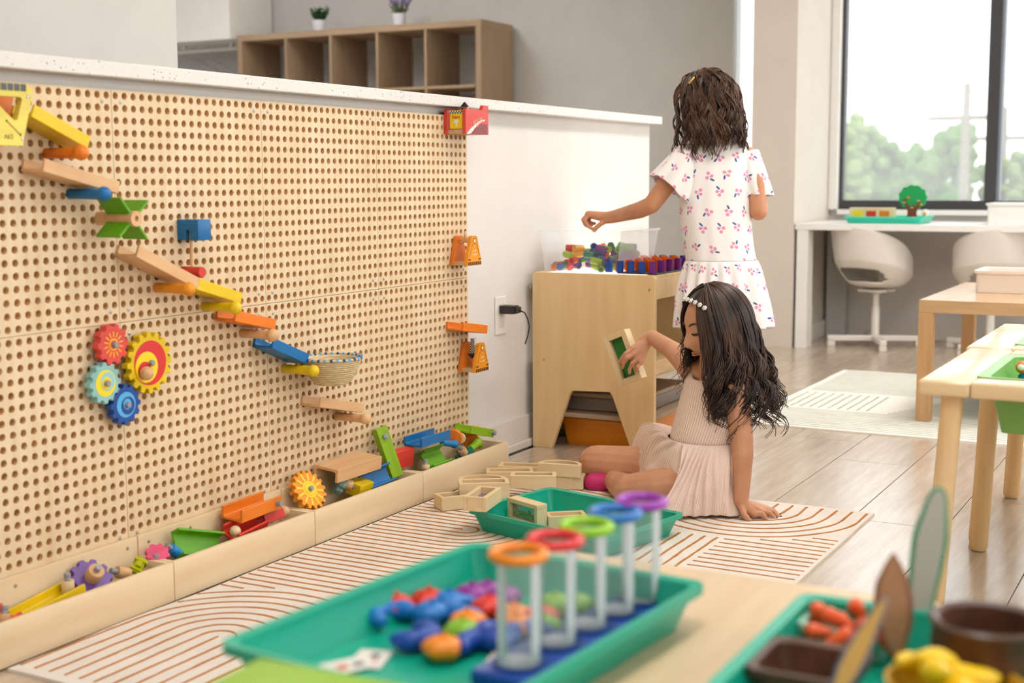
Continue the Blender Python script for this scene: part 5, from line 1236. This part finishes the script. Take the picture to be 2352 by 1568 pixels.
def catmull(P, n):
    """closed Catmull-Rom through P, n samples per span"""
    m = len(P); out = []
    for i in range(m):
        p0, p1, p2, p3 = P[i-1], P[i], P[(i+1)%m], P[(i+2)%m]
        for k in range(n):
            t = k/n; out.append(.5*((2*p1)+(p2-p0)*t+(2*p0-5*p1+4*p2-p3)*t*t+(3*p1-p0-3*p2+p3)*t**3))
    return out
def fingers(m, lst, r=.0062):
    for ch_ in lst:
        k = len(ch_); pts = [(dep(*p), r*(1.08-.22*i/(k-1))) for i, p in enumerate(ch_)]; chain(m, pts)

# ------------------------------------------------------------------ seated girl
S = dep
g1 = thing('person', 'girl in a pale pink striped dress sitting on the rug with a wooden block', 'person', (1.27,-.80,.0))
inv1 = Matrix.Translation(-g1.location)
m = MB()
hc = S(1646,746,3.575); f1 = (-RH*.90 - FH*.34 - UZ*.26); up1 = UZ - RH*.12
hx, hy, hz = head_mesh(m, hc, f1, up1, .98)
chain(m, [(S(1645,800,3.60),.043), (S(1640,858,3.60),.040), (S(1640,905,3.60),.055)])
Rs, Ls = S(1590,850,3.675), S(1690,898,3.52)
capsule(m, Rs, .036, Ls, .036); capsule(m, S(1640,930,3.60), .07, S(1622,1010,3.60), .07)
chain(m, [(S(1622,1010,3.60),.072), (S(1612,1105,3.60),.085)])
# far arm reaching to the block
wr = S(1498,774,3.95); chain(m, [(Rs,.034), (S(1546,806,3.83),.0275), (wr,.0215), (S(1480,784,3.952),.020)])
KN = [(1453,801,3.925), (1457,813,3.921), (1463,824,3.922), (1471,832,3.928)]
for k, p in enumerate(KN): chain(m, [(S(1484,786,3.948),.016), (S(*p),.0100)])
fingers(m, [[KN[0],(1437,811,3.915),(1427,824,3.925),(1423,833,3.934)], [KN[1],(1441,822,3.911),(1432,836,3.922),(1430,844,3.932)], [KN[2],(1451,835,3.913),(1446,848,3.922),(1446,856,3.932)], [KN[3],(1464,843,3.920),(1461,852,3.928)]])
fingers(m, [[(1492,790,3.965),(1480,803,3.985),(1468,812,3.996)]], .0078)
# near arm propping on the floor
chain(m, [(Ls,.036), (S(1703,1000,3.49),.0305), (S(1706,1045,3.475),.0275), (S(1704,1110,3.475),.0225), (S(1702,1148,3.475),.0195), (S(1712,1164,3.472),.0185)])
KN2 = [(1733,1181,3.462),(1749,1175,3.475),(1757,1171,3.492),(1760,1168,3.51)]
for p in KN2: chain(m, [(S(1710,1160,3.475),.017), (S(*p),.0100)])
fingers(m, [[KN2[0],(1752,1180,3.455),(1758,1191,3.458),(1760,1199,3.461)], [KN2[1],(1768,1177,3.47),(1778,1189,3.472),(1783,1198,3.474)], [KN2[2],(1776,1174,3.49),(1788,1187,3.49),(1792,1195,3.49)], [KN2[3],(1776,1171,3.51),(1786,1182,3.51),(1790,1188,3.51)]], .0066)
fingers(m, [[(1703,1163,3.462),(1709,1181,3.447),(1718,1192,3.446),(1724,1198,3.448)]], .0080)
# legs
chain(m, [(S(1580,1105,3.68),.072), (S(1470,1074,3.80),.062), (S(1371,1064,3.865),.053)]); chain(m, [(S(1371,1064,3.865),.050), (S(1420,1085,3.93),.040), (S(1490,1088,3.95),.030)])
chain(m, [(S(1600,1120,3.55),.072), (S(1515,1124,3.575),.058), (S(1450,1127,3.605),.0465)]); chain(m, [(S(1450,1127,3.605),.044), (S(1425,1114,3.70),.036), (S(1408,1104,3.78),.026)])
body1 = organic('body', m, M['skin'], g1, .0024, 7, .5)
for v in body1.data.vertices: v.co.z = max(v.co.z, .0072)
def settle(o, root):
    for v in o.data.vertices: v.co -= root.location
settle(body1, g1)
# face details
M['lash'] = plain('lash_brown', (36,24,20), .6); M['lip'] = plain('lip', (196,122,104), .45); M['brow'] = plain('brow_brown', (70,46,34), .7)
def fp(x, y, z): return hc + (hx*x + hy*y + hz*z)*.98 - g1.location
for sd in (1, -1):
    m = MB(); m.tube([fp(.0905*math.sqrt(1-((.012+.026*k/8)/.0735)**2)-.0035, sd*(.012+.026*k/8), .004-.005*math.sin(PI*k/8)) for k in range(9)], [.0008,.0018,.0026,.003,.003,.003,.0026,.002,.001], 6)
    m.build('eyelash', M['lash'], body1, smooth=60)
for sd in (1, -1):
    m = MB(); m.tube([fp(.0885*math.sqrt(1-((.010+.034*k/8)/.0735)**2-.07)+.0015, sd*(.010+.034*k/8), .023+.006*math.sin(PI*k/8*.9)) for k in range(9)], [.001,.002,.0024,.0025,.0024,.0022,.0018,.0013,.0007], 6)
    m.build('eyebrow', M['brow'], body1, smooth=60)
for z, r in ((-.0515,.0026), (-.0575,.0030)):
    m = MB(); m.tube([fp(.0890-.011*abs(k/4-1)**2.0, -.017+.034*k/8, z) for k in range(9)], [.0008,r*.5,r*.75,r*.9,r*.95,r*.9,r*.75,r*.5,.0008], 8)
    m.build('lip', M['lip'], body1, smooth=60)
# pink shoe of the tucked foot
M['pinkshoe'] = plain('magenta_shoe', (206,40,110), .6)
m = MB(); chain(m, [(S(1420,1110,3.80),.028), (S(1392,1110,3.80),.031), (S(1362,1107,3.80),.026)]); o = organic('shoe', m, M['pinkshoe'], g1, .004, 6); settle(o, g1)
# dress
def stripe_mat():
    t = NT('pink_seersucker'); b = t.b; uvn = t.n('ShaderNodeUVMap'); sp = t.n('ShaderNodeSeparateXYZ'); t.l(uvn.outputs[0], sp.inputs[0])
    wv = t.math('SINE', t.math('ADD', t.math('MULTIPLY', sp.outputs[0], 2*PI/.0072), t.math('MULTIPLY', t.noise(t.coord('Object', (40,40,40)), 1, 2), 2.2)))
    t.l(t.ramp(wv, [(.40, rgb(238,202,184)), (.62, rgb(252,240,230))]), b.inputs['Base Color']); b.inputs['Roughness'].default_value = .85; b.inputs['Specular IOR Level'].default_value = .15
    pk = t.noise(t.coord('Object', (170,170,170)), 1, 2); t.bump(t.math('ADD', t.math('MULTIPLY', wv, .3), pk), .35, .003)
    return t.m
M['stripe'] = stripe_mat()
sv = (Ls-Rs); sv.z *= .4; sv.normalize(); fv = UZ.cross(sv).normalized(); fv = fv if fv.dot(f1) > 0 else -fv
NU = 104
def ring(c, a, b, s=sv, f=fv, wob=0, ph=0):
    return [c + s*a*math.cos(2*PI*k/NU) + f*b*math.sin(2*PI*k/NU) for k in range(NU)]
tor = [(1639,846,3.60,.060,.050), (1640,858,3.60,.082,.058), (1641,880,3.60,.097,.068), (1640,915,3.60,.104,.077), (1633,955,3.60,.104,.082), (1622,995,3.60,.100,.086), (1615,1022,3.60,.094,.083)]
R_ = [ring(S(*q[:3]), q[3], q[4]) for q in tor]
for i, r in enumerate(R_):
    for k in range(NU): r[k] = r[k] - UZ*(.03*max(0, math.sin(2*PI*k/NU))*max(0, 1-i/1.5)) + (r[k]-S(*tor[i][:3])).normalized()*(.0035*noise.noise(r[k]*26) + .004*noise.noise(r[k]*11))
torso = loft(R_)
ctl = [ # angle at the waist, mid point, hem point
 (160,(1488,978,3.80),(1452,1026,3.85)), (180,(1492,1000,3.71),(1460,1086,3.76)), (200,(1520,1035,3.60),(1490,1084,3.625)), (225,(1560,1062,3.505),(1548,1132,3.51)),
 (246,(1560,1098,3.475),(1522,1176,3.458)), (266,(1602,1090,3.465),(1578,1198,3.448)), (286,(1642,1088,3.465),(1640,1193,3.452)), (312,(1676,1078,3.49),(1690,1184,3.475)),
 (358,(1690,1066,3.60),(1698,1166,3.60)), (40,(1672,1045,3.70),(1690,1150,3.74)), (90,(1600,1030,3.77),(1600,1118,3.87)), (125,(1520,985,3.82),(1500,1058,3.90)), (145,(1490,972,3.82),(1462,1018,3.88))]
wc_ = S(1617,1006,3.60)
def waist(a):
    d = RH*math.cos(math.radians(a)) + FH*math.sin(math.radians(a)); return wc_ + d/math.sqrt((d.dot(sv)/.103)**2+(d.dot(fv)/.091)**2)
Wp = [waist(a) for a, _, _ in ctl]; Mp = [S(*q) for _, q, _ in ctl]; Hp = [S(*q) for _, _, q in ctl]
for h in Hp: h.z = max(h.z, .014)
for h in Mp: h.z = max(h.z, .02)
n_ = 16; W2, M2, H2 = catmull(Wp, n_), catmull(Mp, n_), catmull(Hp, n_); rings = []
for i in range(19):
    t = i/18; r = []
    for k in range(len(W2)):
        p = W2[k]*(1-t)**2 + (M2[k]*2-(W2[k]+H2[k])*.5)*2*t*(1-t) + H2[k]*t*t
        d = (p-wc_); d.z = 0; d.normalize(); u = k/len(W2)
        am = .0060*min(1, t*4)*(.5+.5*noise.noise(Vector((u*9,3,t*1.5)))+.35); p = p + d*(am*math.sin(2*PI*u*27+4.5*math.sin(u*17)+1.5*math.sin(t*4+u*30)) + .020*t*noise.noise(p*11) + .007*t*noise.noise(p*30)) + UZ*(.006*t*noise.noise(p*17+Vector((5,1,2))))
        p.z = max(p.z, .0115+.002*(1-t)); r.append(p)
    rings.append(r)
dress1 = cloth_obj('dress', [torso, loft(rings)], M['stripe'], g1, .003, 1); settle(dress1, g1)
# hair: long waves from a side parting
def scalp(c, x, y, z, th, ph, s): # polar angle from crown, azimuth 0 = face
    return c + (x*.094*math.sin(th)*math.cos(ph) + y*.079*math.sin(th)*math.sin(ph) + z*.106*math.cos(th))*s
random.seed(21); m = MB()
nb = MB(); nu, nv = 48, 30; vs = []
for i in range(nv+1):
    th = math.radians(118)*i/nv
    for k in range(nu):
        ph = 2*PI*k/nu; lim = math.radians(40+5*math.sin(ph*23)) if abs(((ph+PI) % (2*PI))-PI) < .9 else math.radians(118); tt = min(th, lim); vs.append(scalp(hc, hx, hy, hz, tt, ph, 1.0+.012*math.sin(ph*9)))
nb.add(vs, [(i*nu+k, i*nu+(k+1)%nu, (i+1)*nu+(k+1)%nu, (i+1)*nu+k) for i in range(nv) for k in range(nu)])
cap1 = nb.build('hair_base', M['hair'], g1, smooth=80); settle(cap1, g1)
def long_strand(ph, th0, layer, length, wave, seed, drift, droop=1.0):
    rnd = random.Random(seed); p = []; ds = .0115; th = th0; lay = 1+layer; end = math.radians(96+rnd.uniform(-6,10))
    while th < end:
        p.append(scalp(hc, hx, hy, hz, th, ph, lay+.04*math.sin(th))); th += ds/.1
    if len(p) < 2: p.append(scalp(hc, hx, hy, hz, th+.05, ph, lay))
    v = (p[-1]-p[-2]).normalized(); out = (p[-1]-hc); out.z = 0; out.normalize(); L = 0; base = p[-1]; ph0 = rnd.uniform(0,6.28)
    side = v.cross(out).normalized() if v.cross(out).length > .1 else RH; k = 0; cur = base
    while L < length:
        v = (v*.80 + (-UZ*droop + drift + out*.10)*.20).normalized(); cur = cur + v*ds; L += ds; k += 1; a = min(1, (L/length)**1.3*1.25); w = wave*a
        q = cur + side*w*math.sin(ph0+L*78) + out*w*.9*math.cos(ph0+L*78)
        p.append(q)
    return p
for k in range(620):
    if k % 7 == 0: cph = random.uniform(.95, 2*PI-.95); cth = random.uniform(2, 56); clay = random.uniform(.0,.085); clen = random.uniform(.17,.275); cw = random.uniform(.010,.023); cdr = random.random()
    ph = cph+random.gauss(0,.045); th0 = math.radians(max(1, cth+random.gauss(0,5)))
    near = math.sin(ph) > 0                                      # camera side of the head
    length = clen*random.uniform(.9,1.06) if near or math.cos(ph) < 0 else clen*.55
    drift = RH*(.34*cdr+random.uniform(-.03,.03)) if math.cos(ph) < .2 else RH*.04
    if near: drift = drift - FH*.14
    p = long_strand(ph, th0, clay+random.uniform(-.012,.012), length, cw, k//7, drift)
    strand_mesh(m, p, random.uniform(.0020,.0036), .0007)
for k in range(120):                                             # locks that fall beside the near cheek
    ph = random.uniform(.62, 1.15); p = long_strand(ph, math.radians(random.uniform(15,45)), random.uniform(.0,.03), random.uniform(.15,.23), random.uniform(.005,.012), 900+k, RH*.10-FH*.10); strand_mesh(m, p, random.uniform(.0016,.003), .0006)
for k in range(70):                                              # thin curls on the far side of the face
    ph = -random.uniform(.75, 1.3); p = long_strand(ph, math.radians(random.uniform(20,50)), random.uniform(.0,.06), random.uniform(.05,.15), random.uniform(.008,.016), 1300+k, -RH*random.uniform(.05,.3)); strand_mesh(m, p, random.uniform(.0012,.0022), .0005)
hair1 = m.build('hair', M['hair'], g1, smooth=80); settle(hair1, g1); hair1['label'] = 'long wavy dark brown hair'
# headband with clear flowers
M['bead'] = plain('pearl_bead', (236,234,230), .15, .8); M['band'] = plain('thin_band', (60,44,36), .5)
m = MB(); pts = [scalp(hc, hx, hy, hz, math.radians(52-0*k), 0, 1.0) for k in range(1)]
arc = []
for k in range(41):
    a = -PI/2+PI*k/40; d = (hy*math.sin(a)*1.0 + hz*math.cos(a)*.93 + hx*.58*math.cos(a)*.95 + hx*.14)
    dn = Vector((d.dot(hx)/.094, d.dot(hy)/.079, d.dot(hz)/.106)); d = d/dn.length; arc.append(hc + d*1.10)
hb = MB().tube(arc, .0026, 8).build('headband', M['band'], g1, smooth=60); settle(hb, g1)
m = MB()
for k in range(19, 30, 2):
    c = arc[k]; o = (c-hc).normalized()
    for j in range(6): aa = 2*PI*j/6; e1 = o.orthogonal().normalized(); e2 = o.cross(e1); m.ball(c+o*.004+(e1*math.cos(aa)+e2*math.sin(aa))*.0044, .0027, 6)
    m.ball(c+o*.0065, .003, 6)
o = m.build('flower_beads', M['bead'], hb, smooth=60)
for v in o.data.vertices: v.co -= g1.location
# the block in her hand
l_ax = (RT*.33 - UP*.94 - FW*.10).normalized(); nrm = (-FW*.80 - RT*.50 + UP*.10); nrm = (nrm - l_ax*nrm.dot(l_ax)).normalized(); w_ax = nrm.cross(l_ax)
bc_ = S(1436,820,3.985); Mx = frame(bc_ - nrm*.018, l_ax, nrm); window_block('window_block', 'wooden frame block with green pane held by the seated girl', Mx, 'w_green', .152, .076, .042, fr=.0165, group=None)

# ------------------------------------------------------------------ standing girl
D0 = 4.19
g2 = thing('person', 'girl in a white cherry print dress standing at the light table', 'person', (S(1652,1050,D0).x, S(1652,1050,D0).y, 0))
m = MB(); hc2 = S(1626,246,D0); f2 = (-RH*.72 + FH*.66 - UZ*.22); h2x, h2y, h2z = head_mesh(m, hc2, f2, UZ - RH*.05, 1.0)
chain(m, [(S(1632,290,D0),.042), (S(1642,330,D0),.040), (S(1645,372,D0),.042)])
L2, R2 = S(1582,362,D0-.01), S(1716,362,D0+.03)
capsule(m, L2, .034, R2, .034)
for xo in (-28, 28): chain(m, [(S(1645+xo,395,D0+.012),.050), (S(1652+xo,600,D0+.012),.050)])
chain(m, [(L2,.035), (S(1538,414,D0-.01),.031), (S(1497,470,D0+.0),.0275), (S(1470,482,D0+.03),.0265), (S(1408,498,D0+.13),.0205), (S(1392,500,D0+.15),.0195)])
K2 = [(1353,493,D0+.155), (1351,491,D0+.170), (1354,491,D0+.185), (1360,493,D0+.198)]
for p in K2: chain(m, [(S(1394,499,D0+.155),.018), (S(*p),.0105)])
fingers(m, [[K2[0],(1342,505,D0+.150),(1350,519,D0+.150),(1362,526,D0+.152)], [K2[1],(1339,504,D0+.168),(1345,517,D0+.168),(1356,521,D0+.168)], [K2[2],(1343,503,D0+.185),(1350,514,D0+.186),(1360,516,D0+.186)], [K2[3],(1350,505,D0+.20),(1358,513,D0+.2),(1366,513,D0+.2)]], .0068)
fingers(m, [[(1393,506,D0+.145),(1381,513,D0+.142),(1370,522,D0+.145),(1365,529,D0+.149)]], .0082)
chain(m, [(R2,.035), (S(1738,430,D0+.0),.031), (S(1742,486,D0-.01),.0275), (S(1728,470,D0+.10),.024), (S(1712,455,D0+.17),.020), (S(1706,450,D0+.20),.020)])
for k in range(4): chain(m, [(S(1706,450,D0+.20),.016), (S(1700-3*k,448+6*k,D0+.245),.009), (S(1690-3*k,452+6*k,D0+.265),.0068), (S(1688-3*k,460+6*k,D0+.262),.006)])
for sx, dx_ in ((1618,0), (1692,.02)):                          # legs and feet
    hip = S(sx,650,D0+.01+dx_); kn = Vector((hip.x,hip.y,.34)); an = Vector((hip.x,hip.y,.075)); chain(m, [(hip,.058), (kn,.046), (Vector((hip.x,hip.y,.24)),.044), (an,.028), (an-UZ*.03,.030)]); 
body2 = organic('body', m, M['skin2'], g2, .0027, 7, .5); settle(body2, g2)
M['shoe2'] = plain('white_sneaker', (230,228,226), .5)
for sx, dx_ in ((1618,0), (1692,.02)):
    hip = S(sx,640,D0+.01+dx_); m = MB(); a = Vector((hip.x,hip.y,.035)); chain(m, [(a-f2*.0,.034), (a+Vector((f2.x,f2.y,0)).normalized()*.055+UZ*-.006,.029), (a+Vector((f2.x,f2.y,0)).normalized()*.10+UZ*-.010,.025)]); o = organic('shoe', m, M['shoe2'], g2, .004, 5); settle(o, g2)
def cherry_mat():
    t = NT('cherry_print_cotton'); b = t.b; uvn = t.n('ShaderNodeUVMap')
    S_ = 1/.056
    mp = t.n('ShaderNodeMapping'); mp.inputs['Scale'].default_value = (S_,S_,1); t.l(uvn.outputs[0], mp.inputs[0]); sp = t.n('ShaderNodeSeparateXYZ'); t.l(mp.outputs[0], sp.inputs[0])
    row = t.math('FLOOR', sp.outputs[1]); ux = t.math('ADD', sp.outputs[0], t.math('MULTIPLY', t.math('MODULO', row, 2), .5)); col = t.math('FLOOR', ux)
    lx_ = t.math('SUBTRACT', t.math('FRACT', ux), .5); ly_ = t.math('SUBTRACT', t.math('FRACT', sp.outputs[1]), .5)
    cb = t.n('ShaderNodeCombineXYZ'); t.l(col, cb.inputs[0]); t.l(row, cb.inputs[1]); wn_ = t.n('ShaderNodeTexWhiteNoise', noise_dimensions='2D'); t.l(cb.outputs[0], wn_.inputs[0]); sc_ = t.n('ShaderNodeSeparateColor'); t.l(wn_.outputs['Color'], sc_.inputs[0])
    lx_ = t.math('ADD', lx_, t.math('MULTIPLY', t.math('SUBTRACT', sc_.outputs[0], .5), .22)); ly_ = t.math('ADD', ly_, t.math('MULTIPLY', t.math('SUBTRACT', sc_.outputs[1], .5), .22))
    cv = t.n('ShaderNodeCombineXYZ'); t.l(lx_, cv.inputs[0]); t.l(ly_, cv.inputs[1]); ro = t.n('ShaderNodeVectorRotate', rotation_type='Z_AXIS'); t.l(cv.outputs[0], ro.inputs['Vector']); t.l(t.math('MULTIPLY', sc_.outputs[2], 6.28), ro.inputs['Angle'])
    s2 = t.n('ShaderNodeSeparateXYZ'); t.l(ro.outputs[0], s2.inputs[0]); X, Y = s2.outputs[0], s2.outputs[1]
    def spot(cx, cy, rx, ry):
        a = t.math('DIVIDE', t.math('SUBTRACT', X, cx), rx); c_ = t.math('DIVIDE', t.math('SUBTRACT', Y, cy), ry); return t.math('LESS_THAN', t.math('ADD', t.math('MULTIPLY', a, a), t.math('MULTIPLY', c_, c_)), 1)
    pk = t.math('MAXIMUM', t.math('MAXIMUM', spot(-.15,-.06,.095,.095), spot(.10,-.12,.095,.095)), spot(.06,.10,.085,.085)); lf = spot(-.12,.22,.055,.13); stm = t.math('MAXIMUM', spot(-.03,.02,.012,.16), spot(.0,.06,.10,.010))
    c = t.mix(pk, rgb(248,242,238), rgb(236,152,184)); c = t.mix(t.math('MULTIPLY', stm, .7), c, rgb(150,110,140)); c = t.mix(lf, c, rgb(84,104,164)); t.l(c, b.inputs['Base Color'])
    b.inputs['Roughness'].default_value = .85; b.inputs['Specular IOR Level'].default_value = .1; t.bump(t.noise(t.coord('Object', (60,60,60)), 1, 3), .15, .004); return t.m
M['cherry'] = cherry_mat()
prof = [(316,1641,30,.038),(324,1642,46,.048),(334,1645,66,.056),(350,1647,82,.062),(372,1647,86,.068),(420,1645,84,.074),(487,1643,84,.078),(540,1648,81,.080),(581,1653,80,.082),(598,1656,83,.085)]
prof2 = [(596,1656,84,.086),(612,1657,91,.093),(640,1657,98,.102),(675,1658,104,.112),(712,1660,110,.120),(752,1662,115,.127)]
ax_s = (RH*.97 + FH*.24).normalized(); ax_f = UZ.cross(ax_s)
def dring(y, cx, hw, hd, amp, nf): 
    c = S(cx, y, D0+.01); a = hw*(D0)/FPX*1.0
    out = []
    for k in range(NU):
        u = 2*PI*k/NU; q = c + ax_s*a*math.cos(u) + ax_f*hd*math.sin(u); d = (q-c).normalized(); out.append(q + d*(amp*math.sin(u*nf+1.5*math.sin(u*3)) + .004*noise.noise(q*13)))
    return out
bod = [dring(*q, .0012, 9) for q in prof]; sk = [dring(*q, .001+.0085*min(1,i/3), 17) for i, q in enumerate(prof2)]
def sleeve(a, b, r0, r1, flare_dir, amp):
    rings = []; ax = (b-a); 
    for i in range(9):
        t = i/8; c = a+ax*t; r = r0+(r1-r0)*t**.8; e1 = ax.cross(FW).normalized(); e2 = ax.normalized().cross(e1); rg = []
        for k in range(NU):
            u = 2*PI*k/NU; q = c + (e1*math.cos(u)+e2*math.sin(u))*(r*(1+amp*t*math.sin(u*8+.6))) + flare_dir*(.03*t*max(0,math.cos(u-.5))); rg.append(q)
        rings.append(rg)
    return loft(rings)
slL = sleeve(S(1590,352,D0), S(1540,432,D0-.005), .046, .070, -UZ*.9, .10); slR = sleeve(S(1712,352,D0+.03), S(1738,450,D0+.02), .042, .052, -UZ*.5, .08)
dress2 = cloth_obj('dress', [loft(bod), loft(sk), slL, slR], M['cherry'], g2, .0025, 1); settle(dress2, g2)
# curly hair to the shoulders
random.seed(33); m = MB(); nb = MB(); vs = []
for i in range(nv+1):
    th = math.radians(122)*i/nv
    for k in range(nu):
        ph = 2*PI*k/nu; lim = math.radians(50) if abs(((ph+PI) % (2*PI))-PI) < .8 else math.radians(122); vs.append(scalp(hc2, h2x, h2y, h2z, min(th, lim), ph, 1.02))
nb.add(vs, [(i*nu+k, i*nu+(k+1)%nu, (i+1)*nu+(k+1)%nu, (i+1)*nu+k) for i in range(nv) for k in range(nu)]); o = nb.build('hair_base', M['hair2'], g2, smooth=80); settle(o, g2)
def curl(ph, th0, lay, length, rad, seed, drift):
    rnd = random.Random(seed); base = []; ds = .006; th = th0; end = math.radians(88+rnd.uniform(-8,10))
    while th < end: base.append(scalp(hc2, h2x, h2y, h2z, th, ph, 1+lay+.03*math.sin(th))); th += ds/.1
    if len(base) < 2: base += [scalp(hc2, h2x, h2y, h2z, th+.06*j, ph, 1+lay) for j in (0,1)]
    v = (base[-1]-base[-2]).normalized(); out = base[-1]-hc2; out.z = 0; out.normalize(); cur = base[-1]; L = 0
    while L < length: v = (v*.86 + (-UZ + drift + out*.05)*.14).normalized(); cur = cur+v*ds; L += ds; base.append(cur)
    p = []; a0 = rnd.uniform(0,6.28); sg = rnd.choice((-1,1)); n = len(base); fr = rnd.uniform(.36,.52)
    for i, q in enumerate(base):
        t = (base[min(i+1,n-1)]-base[max(i-1,0)]).normalized(); e1 = t.orthogonal().normalized(); e1 = (out - t*out.dot(t)).normalized() if (out - t*out.dot(t)).length > .05 else e1; e2 = t.cross(e1); r = rad*min(1, (i+2)/12); p.append(q + (e1*math.cos(a0+sg*i*fr)+e2*math.sin(a0+sg*i*fr))*r)
    return p
for k in range(760):
    if k % 5 == 0: cph = random.uniform(.75, 2*PI-.75); cth = random.uniform(3, 76); clay = random.uniform(.0,.13); clen = random.uniform(.095,.165); cw = random.uniform(.005,.0105); cdr = random.uniform(-.05,.12)
    ph = cph+random.gauss(0,.03); th0 = math.radians(max(2, cth+random.gauss(0,3))); p = curl(ph, th0, clay+random.uniform(-.01,.01), clen*random.uniform(.92,1.05), cw, k//5, RH*cdr); strand_mesh(m, p, random.uniform(.0014,.0026), .0008, 4)
hair2 = m.build('hair', M['hair2'], g2, smooth=80); settle(hair2, g2); hair2['label'] = 'curly dark brown shoulder-length hair'
M['gold'] = plain('gold_clip', (206,170,96), .3, .5, metal=.7); p = S(1588,186,D0-.115); 
o = MB().tube([S(1583,192,D0-.10), S(1588,184,D0-.105), S(1594,178,D0-.10)], .0035, 8).build('hair_clip', M['gold'], g2, smooth=60); settle(o, g2)
